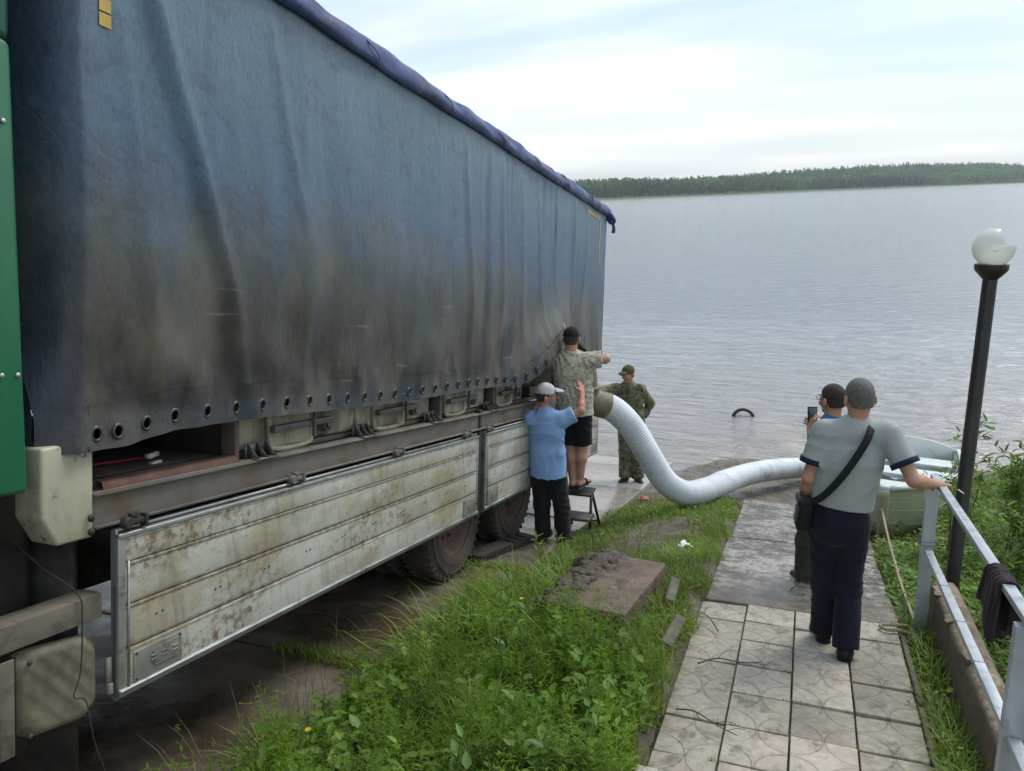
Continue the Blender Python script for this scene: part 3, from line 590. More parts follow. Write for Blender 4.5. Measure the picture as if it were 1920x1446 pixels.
    for u, n, du, dn in spots:
        xx = float(disp(np.array(u), np.array(n))) + .016
        gu, gn = np.meshgrid(np.linspace(u - du / 2, u + du / 2, 5), np.linspace(n - dn / 2, n + dn / 2, 5), indexing='ij'); MB().grid(np.stack([disp(gu, gn) + .0165, gu, gn], -1)[::-1]).build('marker_square', yel, root, True)
    # --- deck, post, bed
    MB().box((-.055, 3.86, 1.372), (.07, 7.90, .15), None, .006).build('deck_beam', deckm, root)
    MB().box((-.012, 3.86, 1.437), (.03, 7.9, .012)).box((-.012, 3.86, 1.308), (.03, 7.9, .012)).build('beam_flange', deckm, root)
    for k in range(12):
        MB().box((-.14 - .185 * k - .09, 3.86, 1.455 + random.uniform(-.003, .003)), (.18, 7.88, .03), None, .003).build('deck_plank', deckm, root)
    m = MB(); ysn = np.linspace(-.03, .76, 20)
    m.grid(np.array([[(-.03, y, 1.447), (-.035 + .004 * math.sin(y * 40), y, 1.475 + .008 * float(vnoise(np.array(y * 9), np.array(0.), 3))), (-.075, y, 1.482), (-.08, y, 1.447)] for y in ysn])); m.build('bottom_rail', pm('rusty_rail', (.12, .055, .035), (.075, .045, .033), 7, .8, .4, 40, .005), root)
    m = MB(); prof = [(-.10, 1.66), (-.10, 1.285)]
    px = MB(); L = [(-.315, 1.652), (-.315, 1.385), (-.25, 1.27), (-.09, 1.27), (-.09, 1.665)]
    A = [(-.012, y, z) for y, z in L]; B = [(-.16, y, z) for y, z in L]; px.add(A + B, [(4, 3, 2, 1, 0), (5, 6, 7, 8, 9)] + [(i, (i + 1) % 5, 5 + (i + 1) % 5, 5 + i) for i in range(5)])
    po = px.build('corner_post', cream, root)
    md = po.data; bm = bmesh.new(); bm.from_mesh(md); bmesh.ops.recalc_face_normals(bm, faces=bm.faces); bmesh.ops.bevel(bm, geom=list(bm.edges), offset=.014, segments=3, affect='EDGES', profile=.5); bm.to_mesh(md); bm.free()
    for zz in (1.355, 1.30):
        MB().lathe([(.004, .0), (.016, .0), (.016, .004), (.012, .006), (.012, .0065)], 14, (.004, -.118, zz), 'x').build('post_hole', dark, po)
    MB().box((-1.3, -.29, 1.5), (2.3, .04, .45)).build('headboard', dark, root)
    # inside of the body behind the curtain
    MB().box((-.72, .788, 2.0), (1.2, .02, 1.05)).build('shade_panel', dark, root); MB().box((-1.2, .22, 1.476), (2.1, 1.05, .01)).build('shade_sheet', dark, root)  # dark panel and sheet stand in for the shade inside the body
    MB().box((-2.48, 3.8, 2.6), (.02, 8.0, 2.2)).build('far_wall', dark, root)
    m = MB().tube(spline([(-.35, .05, 1.485), (-.30, .2, 1.50), (-.33, .33, 1.49), (-.28, .42, 1.50)], 14), .006, 6); m.build('red_strap', pm('red_strap', (.28, .012, .02), rough=.5, bump=0), root)
    pap = pm('white_tag', (.6, .6, .58), rough=.6, bump=0); MB().box((-.24, .42, 1.513), (.03, .07, .02), (.1, 0, .2)).box((-.2, .40, 1.483), (.03, .06, .015), (.1, 0, .1)).build('paper_tag', pap, root)
    # --- fish tanks with hatches
    def tank(u0, u1, top=2.55):
        tk = MB().box((-.68, (u0 + u1) / 2, (1.475 + top) / 2), (1.1, u1 - u0, top - 1.475), None, .02).build('tank', tankm, root); return tk
    def hatch(tk, u0, u1, n0=1.46):
        uc, w, h = (u0 + u1) / 2, u1 - u0, .36
        fr = MB(); a = spline([(-.115, u0 + .05, n0 + h), (-.115, u0, n0 + h - .05), (-.115, u0, n0 + .06), (-.115, u0 + .05, n0), (-.115, u1 - .05, n0), (-.115, u1, n0 + .06), (-.115, u1, n0 + h - .05), (-.115, u1 - .05, n0 + h), (-.115, u0 + .05, n0 + h)], 44)
        fr.tube(a, .017, 8, caps=False); h_ = fr.build('hatch_rim', cream, tk, True)
        MB().box((-.125, uc, n0 + h / 2), (.03, w - .03, h - .02), None, .012).build('hatch', tankm, tk)
        cb = MB().box((-.055, uc + .03, n0 + .125), (.035, w + .16, .036), (.02, 0, 0), .003); cb.box((-.085, uc - .02, n0 + .21), (.05, .17, .03), None, .004)
        cb.box((-.03, uc + .10, n0 + .125), (.02, .014, .15), None, .002); cb.tube([(-.10, uc - .05, n0 + .20), (-.07, uc + .02, n0 + .40)], .022, 8); cb.lathe([(.045, -.02), (.045, .02)], 14, (-.08, u1 + .10, n0 + .10), 'x'); cb.lathe([(.028, .02), (.028, .035)], 12, (-.08, u1 + .10, n0 + .10), 'x')
        cb.build('clamp_bar', greym, tk, 'auto')
    spans = [(.80, 1.98, 1.11, 1.49), (2.0, 3.05, 2.2, 2.6), (3.17, 4.15, 3.30, 3.68), (4.27, 5.15, 4.42, 4.80), (6.35, 7.6, 6.6, 7.0)]
    for a, b, h0, h1 in spans: hatch(tank(a, b), h0, h1)
    for u in (.785, 3.11, 4.21, 6.2): MB().box((-.10, u, 2.0), (.09, .045 if u > 1 else .03, 1.12), None, .004).build('stake', deckm if u < 1 else greym, root)
    mb = MB().tube([(-.45, 5.75, 1.55), (-.45, 5.75, 2.6)], .19, 20); mb.box((-.4, 5.75, 1.53), (.5, .6, .1)); mb.build('pump_housing', pm('brown_casing', (.055, .040, .028), rough=.6), root, 'auto')
    def bracket(u):
        b = MB().box((-.03, u, 1.447), (.085, .17, .008)); b.box((-.075, u, 1.487), (.008, .17, .075))
        for s in (-.07, 0, .07): b.add([(-.07, u + s - .003, 1.522), (-.07, u + s - .003, 1.451), (.008, u + s - .003, 1.451), (-.07, u + s + .003, 1.522), (-.07, u + s + .003, 1.451), (.008, u + s + .003, 1.451)], [(0, 1, 2), (5, 4, 3), (0, 3, 4, 1), (1, 4, 5, 2), (2, 5, 3, 0)])
        b.build('bracket', greym, root)
    for u in (.95, 1.96, 2.95, 4.1): bracket(u)
    def latch(u):
        b = MB().lathe([(.022, -.02), (.026, -.012), (.026, .012), (.020, .02)], 12, (.012, u - .035, 1.300), 'x'); b.box((.01, u + .02, 1.302), (.03, .07, .022), None, .004); b.box((.012, u + .055, 1.298), (.04, .014, .055), None, .003); b.box((.008, u + .01, 1.328), (.02, .05, .014), None, .003)
        b.build('latch', dark if u < .5 else deckm, root, 'auto')
    for u in (.08, 1.18, 2.32, 3.47, 3.95, 5.5, 7.2): latch(u)
    # --- drop sides hanging below the deck: each a frame, four boards, rivets and recessed handle plates
    def drop_side(u0, u1, plates):
        fr = MB(); zt, zb = 1.262, .575
        fr.box((.0, u0 + .018, (zt + zb) / 2), (.034, .036, zt - zb), None, .004).box((.0, u1 - .018, (zt + zb) / 2), (.034, .036, zt - zb), None, .004)
        fr.box((.004, (u0 + u1) / 2, zt - .010), (.036, u1 - u0, .020), None, .004); fr.box((-.014, (u0 + u1) / 2, zt + .012), (.024, u1 - u0 - .01, .012)); fr.box((.010, (u0 + u1) / 2, zb + .016), (.03, u1 - u0, .034), (0, .35, 0), .004)
        fr.box((-.012, u0 + .006, (zt + zb) / 2), (.03, .012, zt - zb + .03), None, .002)
        fr.box((.019, u0 + .050, (zt + zb) / 2 - .05), (.004, .010, zt - zb - .14))
        d = fr.build('drop_side', edgem, root)
        hts = [(1.136, 1.243), (.955, 1.132), (.770, .951), (.606, .766)]
        for k, (a, b) in enumerate(hts):
            prof = [(-.012, a), (.010, a + .002), (.013, a + .010), (.013, b - .014), (.017, b - .010), (.017, b - .003), (.010, b), (-.012, b)]
            n = 24; ys = np.linspace(u0 + .037, u1 - .037, n); P = np.array([[(x + .0016 * float(vnoise(np.array(y * 3), np.array(k * 3.1), 61)), y, z - (a + b) / 2) for x, z in prof] for y in ys])
            q = MB().grid(P[::-1]); q.f.append(tuple(range(8))); q.f.append(tuple((n - 1) * 8 + i for i in range(8))[::-1])
            bo = q.build('side_board', boardm, d, 'auto'); bo.location = (0, 0, (a + b) / 2)
        # rivet pairs
        rv = MB()
        nb = int((u1 - u0) / .36)
        for i in range(nb):
            for k, s in ((2, 0), (2, 1)):
                rv.lathe([(.0065, 0), (.005, .003), (.002, .004)], 6, (.0135, u0 + .2 + i * .36 + s * .035, .868 + .002 * s), 'x')
        rv.build('rivets', bolt, d)['kind'] = 'stuff'
        for pu in plates:
            p = MB().box((.0155, pu, .675), (.006, .27, .135), None, .004).box((.0185, pu + .045, .682), (.005, .15, .075), None, .008)
            for s in (-.03, .03, .09):
                p.box((.021, pu + s, .69), (.004, .030, .010)).box((.021, pu + s, .672), (.004, .030, .008))
            p.build('latch_plate', pm('grey_plate', (.24, .25, .23), (.17, .165, .145), 7, .5, .3, 60, .003, metal=.2, dirt=[((.10, .07, .045), 10, .55, .7, (1, 1, 1))]) if 'grey_plate' not in bpy.data.materials else bpy.data.materials['grey_plate'], d)
            MB().lathe([(.007, 0), (.005, .004)], 6, (.019, pu - .12, .62), 'x').lathe([(.007, 0), (.005, .004)], 6, (.019, pu + .12, .73), 'x').lathe([(.007, 0), (.005, .004)], 6, (.019, pu - .12, .73), 'x').build('bolt', bolt, d)
        return d
    d1 = drop_side(.0, 3.72, (.21, 3.56)); drop_side(3.88, 7.82, (4.06, 7.64))
    MB().box((-.03, 3.80, 1.0), (.05, .05, .95), None, .004).build('mid_post', dark, root)
    MB().box((-.02, -.018, .69), (.02, .02, .12)).box((-.01, -.02, .62), (.02, .022, .045), None, .004).build('strap_end', pm('pale_strap', (.25, .24, .20), rough=.8), root)
    # --- underbody
    fr = MB()
    for x in (-.85, -1.70): fr.box((x, 3.4, 1.05), (.09, 8.6, .26))
    for u in (0.2, 1.6, 3.0, 4.4, 5.9, 7.4): fr.box((-1.27, u, 1.2), (2.3, .09, .12))
    fr.build('chassis', dark, root)
    MB().box((-1.27, 7.9, 1.35), (2.5, .05, .16)).build('rear_beam', deckm, root)
    tyre_m = NT('dusty_rubber'); v = tyre_m.coord('Object'); n = tyre_m.noise(v, 3, 6, .6)
    tyre_m.bump(tyre_m.noise(v, 60, 4), .3, .004); tyre_m.set(Base_Color=tyre_m.ramp(n, (.35, (.050, .040, .033)), (.65, (.088, .070, .058))), Roughness=.85)
    rim_m = pm('rusty_rim', (.13, .075, .058), (.09, .06, .05), 6, .75, .3, 40, .004)
    R = .545
    def wheel(x, u):
        w = MB().lathe([(.30, -.20), (.335, -.19), (.335, .0), (.36, .0), (.36, -.012), (.335, -.018), (.30, -.06), (.27, -.10), (.12, -.12), (.11, -.06), (.07, -.045), (.01, -.045)], 36, (0, 0, 0), 'x').build('wheel', rim_m, root, 'auto', (x, u, R))
        prof = [(.345, -.29), (.38, -.298), (.46, -.300), (.505, -.290), (.532, -.265), (.545, -.20), (.546, -.14), (.545, -.08), (.532, -.035), (.505, -.01), (.47, 0.0), (.40, .004), (.362, .000), (.345, -.012)]
        ty = MB().lathe([(r, h) for r, h in prof], 60, (0, 0, 0), 'x', False)
        for k in range(42):
            a = 2 * math.pi * k / 42
            for xo in (-.045, -.235):
                ty.box((xo, .536 * math.cos(a), .536 * math.sin(a)), (.075, .046, .022), (a, 0, 0.0), .006)
        for rr in (.405, .475): ty.lathe([(rr, .0), (rr + .004, .007), (rr + .008, .0)], 60, (0, 0, 0), 'x', False)
        ty.build('tyre', tyre_m.m, w, 'auto')
        bt = MB()
        for k in range(10): a = 2 * math.pi * k / 10; bt.lathe([(.018, 0), (.018, .02), (.01, .03)], 6, (-.105, .19 * math.cos(a), .19 * math.sin(a)), 'x')
        bt.build('wheel_nuts', rim_m, w, 'auto')['kind'] = 'stuff'
    # the drop sides on the far side of the bed, gearbox and boxes between the rails
    for a_, b_ in ((0, 3.72), (3.88, 7.82)): MB().box((-2.53, (a_ + b_) / 2, .92), (.03, b_ - a_, .68)).build('far_drop_side', edgem, root)
    MB().box((-1.27, -.5, .82), (1.9, .75, .95), None, .03).build('gap_blocker', dark, root); MB().box((-1.27, 1.9, .95), (.7, 2.6, .5), None, .03).build('gearbox', dark, root); MB().box((-1.9, 1.3, .75), (.5, 1.2, .5), None, .03).build('air_tank', dark, root)  # first block is oversized, added to darken the gap under the cab
    MB().box((-2.35, -.6, .75), (.04, 1.6, 1.25)).box((-.75, -.3, .68), (.03, 1.3, 1.25)).box((-1.27, -.05, .75), (2.2, .03, 1.2)).build('light_blocker', dark, root); MB().box((-1.27, 2.95, .72), (2.0, .02, .75)).build('mud_flap', dark, root)  # unseen dark panels added to block light under the truck
    for u in (3.67, 5.10):
        for x in (-.15, -.52, -1.75, -2.1): wheel(x, u)
        MB().lathe([(.09, -2.2), (.09, -.3)], 12, (0, u, R), 'x').lathe([(.25, -1.5), (.3, -1.3), (.25, -1.1)], 16, (0, u, R), 'x').build('axle', dark, root, 'auto')
    # front under-run gear: angle beam, upright, chequered plate and a hanging cable
    muddy = pm('muddy_grey', (.15, .135, .105), (.10, .088, .07), 5, .75, .4, 40, .005, dirt=[((.05, .04, .03), 6, .52, .66, (1, 1, 1))])
    MB().box((-.03, -.265, .978), (.012, .44, .10), (0, 0, 0), .002).box((-.08, -.265, 1.024), (.10, .44, .012), None, .002).box((-.12, -.49, .97), (.16, .012, .11)).build('angle_beam', muddy, root)
    MB().box((-.02, -.452, .72), (.012, .055, .36), None, .002).box((-.08, -.480, .72), (.12, .012, .36)).build('upright', muddy, root)
    px = MB(); ys = np.linspace(-.395, -.055, 24); zs = np.linspace(.545, .885, 24); P = np.zeros((24, 24, 3))
    for i, y in enumerate(ys):
        for j, z in enumerate(zs):
            qx = abs((y + .225) / .17); qz = abs((z - .715) / .17); rr = (qx ** 6 + qz ** 6) ** (1 / 6)
            sc = 1.0; yy, zz = -.225 + (y + .225), .715 + (z - .715)
            if qx > 0 and max(qx, qz) > .01: k = max(qx, qz) / rr; yy = -.225 + (y + .225) * k; zz = .715 + (z - .715) * k
            rib = .005 * (1 if (((yy + zz) * 11) % 1) < .25 else 0) * (rr < .9); P[i, j] = (-.03 + rib - .02 * max(0, rr - .9) * 10, yy, zz - .12 * (yy + .225))
    px.grid(P[::-1]); px.grid(P - np.array([.02, 0, 0])); fl = px.build('mudguard_plate', pm('plate_tan', (.17, .15, .105), (.11, .095, .07), 5, .7, .3, 50, .003, dirt=[((.04, .033, .025), 3, .5, .68, (1, 1, 1))]), root, True)
    for y, z in ((-.36, .86), (-.36, .58)): MB().lathe([(.012, 0), (.008, .006)], 8, (-.022, y, z), 'x').build('bolt', bolt, fl)
    MB().tube(spline([(-.17, -.32, 1.3), (-.10, -.25, 1.18), (-.02, -.16, 1.06), (-.008, -.15, .95), (-.006, -.16, .75), (-.006, -.19, .66), (.0, -.14, .62), (.02, -.12, .45), (.06, -.07, .2), (.09, -.1, .02)], 60), .003, 6).build('cable', dark, root, True)
    MB().tube([(-.6, -.9, .8), (-.6, -.1, .8)], .28, 20).build('fuel_tank', dark, root, 'auto')
    # --- cab
    green = pm('green_paint', (.012, .135, .062), (.010, .105, .05), 3, .34, .12, 60, .002, dirt=[((.03, .06, .04), 4, .58, .8, (1, 1, .4))])
    teal = pm('dark_green_paint', (.008, .085, .055), (.006, .07, .045), 3, .35, .1, 60, .002)
    cb = MB(); prof = [(-.372, 1.52), (-.374, 1.60), (-.405, 3.055), (-.418, 3.085)]
    cab = MB()
    for (y0, y1, z0, z1, x0, x1) in ((-2.35, -.37, 1.50, 3.08, 0.0, -2.45),):
        V = []
        for x in (x0, x1):
            for (y, z) in ((y0, z0), (y1, z0), (y1 - .05, z1 - .02), (y1 - .065, z1), (y0 + .35, z1)): V.append((x, y, z))
        cab.add(V, [(0, 1, 2, 3, 4), (9, 8, 7, 6, 5)] + [(i, 5 + i, 5 + (i + 1) % 5, (i + 1) % 5) for i in range(5)])
    cabo = cab.build('cab', green, root); bm = bmesh.new(); bm.from_mesh(cabo.data); bmesh.ops.recalc_face_normals(bm, faces=bm.faces); bmesh.ops.bevel(bm, geom=list(bm.edges), offset=.02, segments=3, affect='EDGES', profile=.5); bm.to_mesh(cabo.data); bm.free()
    MB().box((-1.2, -1.2, 3.45), (2.40, 1.555, .75), None, .03).build('wind_fairing', teal, cabo)
    MB().box((.004, -1.35, 2.1), (.012, .95, 1.1), None, .01).build('door', green, cabo); MB().box((.010, -1.35, 2.62), (.012, .8, .5), None, .02).build('side_window', pm('cab_glass', (.02, .025, .03), rough=.1, bump=0), cabo)
    MB().box((-1.22, -2.27, 2.35), (2.1, .05, .8), None, .02).build('windscreen', bpy.data.materials['cab_glass'], cabo)
    sl = pm('bright_bolt', (.55, .56, .55), rough=.35, bump=0, metal=.6)
    for (y, z) in ((-.455, 2.80), (-.47, 1.93), (-.412, 1.93)): MB().lathe([(.009, 0), (.009, .004), (.005, .007)], 10, (.001, y, z), 'x').build('bolt', sl, cabo, True)
    MB().box((-1.27, -1.3, .95), (2.1, 1.6, 1.0)).build('engine_bay', dark, root)
    for x in (-.15, -2.1): wheel(x, -1.6)
    MB().box((-1.22, -2.45, .9), (2.45, .2, .45), None, .04).build('bumper', dark, root)
    return root
truck = make_truck()
# ------------------------------------------------------------------ figures: distance-field bodies meshed with surface nets
class SDF:
    def __init__(s, lo, hi, h):
        s.lo = np.asarray(lo, np.float32); s.h = h; s.n = np.ceil((np.asarray(hi) - lo) / h).astype(int) + 1
        s.a = np.full(s.n, .25, np.float32)
    def region(s, lo, hi, pad):
        i0 = np.maximum(np.floor((lo - pad - s.lo) / s.h).astype(int), 0); i1 = np.minimum(np.ceil((hi + pad - s.lo) / s.h).astype(int) + 1, s.n)
        if np.any(i1 <= i0): return None
        g = [s.lo[k] + s.h * np.arange(i0[k], i1[k], dtype=np.float32) for k in range(3)]
        return tuple(slice(a, b) for a, b in zip(i0, i1)), np.meshgrid(*g, indexing='ij', sparse=True)
    def op(s, lo, hi, fn, k=.02, sub=False):
        r = s.region(np.asarray(lo), np.asarray(hi), k + 3 * s.h)
        if r is None: return
        sl, (X, Y, Z) = r; d = fn(X, Y, Z).astype(np.float32); a = s.a[sl]
        if sub: d = -d; hh = np.maximum(k - np.abs(a - d), 0) / k; s.a[sl] = np.maximum(a, d) + hh * hh * k * .25
        else: hh = np.maximum(k - np.abs(a - d), 0) / k; s.a[sl] = np.minimum(a, d) - hh * hh * k * .25
    def cone(s, a, b, r1, r2, k=.02, flat=False, sq=None, end_cut=False):
        a = np.asarray(a, float); b = np.asarray(b, float); ba = b - a; L2 = ba @ ba + 1e-12; L = math.sqrt(L2); m = max(r1, r2)
        ax, f = sq if sq is not None else ((0, 0, 1), 1.0); ax = np.asarray(ax, float)
        def fn(X, Y, Z):
            px, py, pz = X - a[0], Y - a[1], Z - a[2]; t = np.clip((px * ba[0] + py * ba[1] + pz * ba[2]) / L2, 0, 1)
            qx, qy, qz = px - t * ba[0], py - t * ba[1], pz - t * ba[2]
            if f != 1.0:
                w = (qx * ax[0] + qy * ax[1] + qz * ax[2]) * (1 / f - 1); qx, qy, qz = qx + w * ax[0], qy + w * ax[1], qz + w * ax[2]
            d = np.sqrt(qx * qx + qy * qy + qz * qz) - (r1 + (r2 - r1) * t)
            if f != 1.0: d = d * min(1.0, f + .25)
            if end_cut: d = np.maximum(d, (px * ba[0] + py * ba[1] + pz * ba[2]) / L - L)
            return d
        s.op(np.minimum(a, b) - m, np.maximum(a, b) + m, fn, k)
    def ell(s, c, r, R=None, k=.02, sub=False, cut=None):
        c = np.asarray(c, float); r = np.asarray(r, float); R = np.eye(3) if R is None else R; m = r.max()
        def fn(X, Y, Z):
            px, py, pz = X - c[0], Y - c[1], Z - c[2]
            u = [(px * R[0, i] + py * R[1, i] + pz * R[2, i]) for i in range(3)]
            k0 = np.sqrt(sum((u[i] / r[i]) ** 2 for i in range(3))); k1 = np.sqrt(sum((u[i] / r[i] ** 2) ** 2 for i in range(3))) + 1e-6
            d = k0 * (k0 - 1) / k1
            if cut is not None:
                for (n, o) in cut: d = np.maximum(d, u[0] * n[0] + u[1] * n[1] + u[2] * n[2] - o)
            return d
        s.op(c - m, c + m, fn, k, sub)
    def plane(s, n, p):
        n = np.asarray(n, float); o = n @ np.asarray(p, float)
        g = [s.lo[k] + s.h * np.arange(s.n[k], dtype=np.float32) for k in range(3)]
        X, Y, Z = np.meshgrid(*g, indexing='ij', sparse=True); s.a = np.maximum(s.a, (X * n[0] + Y * n[1] + Z * n[2] - o).astype(np.float32))
    def displace(s, fn):
        i = np.nonzero(np.abs(s.a) < .03); p = [s.lo[k] + s.h * i[k] for k in range(3)]; s.a[i] += fn(*p).astype(np.float32)
    def mesh(s, name, mat, parent):
        a = s.a; neg = (a < 0).astype(np.uint8); nx, ny, nz = a.shape
        c = np.zeros((nx - 1, ny - 1, nz - 1), np.uint8)
        for i in (0, 1):
            for j in (0, 1):
                for k in (0, 1): c += neg[i:nx - 1 + i, j:ny - 1 + j, k:nz - 1 + k]
        I = np.nonzero((c > 0) & (c < 8)); ids = np.full(c.shape, -1, np.int32); ids[I] = np.arange(len(I[0]))
        off = [(i, j, k) for i in (0, 1) for j in (0, 1) for k in (0, 1)]; val = {o: a[I[0] + o[0], I[1] + o[1], I[2] + o[2]] for o in off}
        acc = np.zeros((len(I[0]), 3), np.float32); cnt = np.zeros(len(I[0]), np.float32)
        for o in off:
            for ax in range(3):
                if o[ax] == 0:
                    q = list(o); q[ax] = 1; q = tuple(q); v0, v1 = val[o], val[q]; m = (v0 < 0) != (v1 < 0)
                    t = np.where(m, v0 / np.where(m, v0 - v1, 1), 0)
                    p = np.zeros((len(t), 3), np.float32); p[:] = o; p[:, ax] += t; acc += np.where(m[:, None], p, 0); cnt += m
        V = (np.stack(I, 1) + acc / cnt[:, None]) * s.h + s.lo
        F = []
        for ax in range(3):
            b, d = [(1, 2), (2, 0), (0, 1)][ax]; sl0 = [slice(1, -1)] * 3; sl1 = [slice(1, -1)] * 3
            sl0[ax] = slice(0, -1); sl1[ax] = slice(1, None); n0, n1 = neg[tuple(sl0)], neg[tuple(sl1)]
            E = np.nonzero(n0 != n1); st = n0[E] == 1; P = np.stack(E, 1) + 1; P[:, ax] -= 1
            def cid(db, dd): q = P.copy(); q[:, b] += db; q[:, d] += dd; q = np.clip(q, 0, np.array(c.shape) - 1); return ids[q[:, 0], q[:, 1], q[:, 2]]
            qd = np.stack([cid(-1, -1), cid(0, -1), cid(0, 0), cid(-1, 0)], 1); qd[~st] = qd[~st][:, ::-1]; F.append(qd[(qd >= 0).all(1)])
        return mesh_np(name, V, [np.concatenate(F)], mat, parent, True)
def rotz(a): c, s = math.cos(a), math.sin(a); return np.array([[c, -s, 0], [s, c, 0], [0, 0, 1.]])
def rotx(a): c, s = math.cos(a), math.sin(a); return np.array([[1, 0, 0], [0, c, -s], [0, s, c]])
def roty(a): c, s = math.cos(a), math.sin(a); return np.array([[c, 0, s], [0, 1, 0], [-s, 0, c]])
def unit(v): v = np.asarray(v, float); return v / (np.linalg.norm(v) + 1e-9)
def head(S, c, R, s=1.0, sub=True):
    P = lambda x, y, z: c + R @ (np.array([x, y, z]) * s)
    S.ell(P(0, -.012, .03), np.array([.075, .094, .088]) * s, R, .03); S.ell(P(0, .022, -.035), np.array([.058, .070, .082]) * s, R, .03)
    S.ell(P(0, .062, -.092), np.array([.028, .024, .022]) * s, R, .03); S.cone(P(0, .088, .012), P(0, .112, -.026), .009 * s, .015 * s, .012)
    S.ell(P(0, .080, .024), np.array([.050, .014, .010]) * s, R, .015)
    for e in (-1, 1):
        S.ell(P(.085 * e, -.012, -.010), np.array([.011, .022, .033]) * s, R @ rotz(.35 * e), .008); S.ell(P(.038 * e, .072, -.03), np.array([.022, .018, .02]) * s, R, .025)
        if sub: S.ell(P(.031 * e, .100, .006), np.array([.016, .014, .010]) * s, R, .01, True)
    S.ell(P(0, .092, -.055), np.array([.026, .012, .006]) * s, R, .006); S.ell(P(0, .090, -.067), np.array([.022, .012, .007]) * s, R, .006)
    if sub: S.ell(P(0, .104, -.061), np.array([.022, .010, .0025]) * s, R, .004, True)
def hand(S, w, d, nrm, thumb, curl=.5, spread=.0):
    """w wrist, d towards the fingers, nrm out of the back of the hand, thumb sideways"""
    d = unit(d); nrm = unit(nrm - d * (d @ nrm)); t = np.cross(d, nrm); t = t if t @ thumb > 0 else -t
    S.cone(w - d * .01, w + d * .03, .026, .030, .02, sq=(nrm, .62)); 
    for k in range(4):
        o = (.030 - .020 * k); S.cone(w + d * .02 + t * o * .7, w + d * .088 + t * o, .016, .0125, .012)
    L = (.072, .080, .074, .058)
    for k in range(4):
        o = (.031 - .0205 * k); b = w + d * (.088 - .006 * abs(k - 1)) + t * o; l = L[k]; a = 0; p = b
        dd = unit(d + t * spread * (1.5 - k) * .3)
        for j, fr in enumerate((.45, .32, .23)):
            a += curl * (.55, .75, .6)[j]; q = p + (dd * math.cos(a) - nrm * math.sin(a)) * l * fr; S.cone(p, q, .0092 - .001 * j, .0085 - .001 * j, .003); p = q
    p = w + d * .025 + t * .026; q = p + (d * .55 + t * .75 - nrm * .25) * .042; S.cone(p, q, .015, .0115, .010); q2 = q + unit(d * .95 + t * .25 - nrm * .5 * (curl + .3)) * .045; S.cone(q, q2, .011, .008, .004)
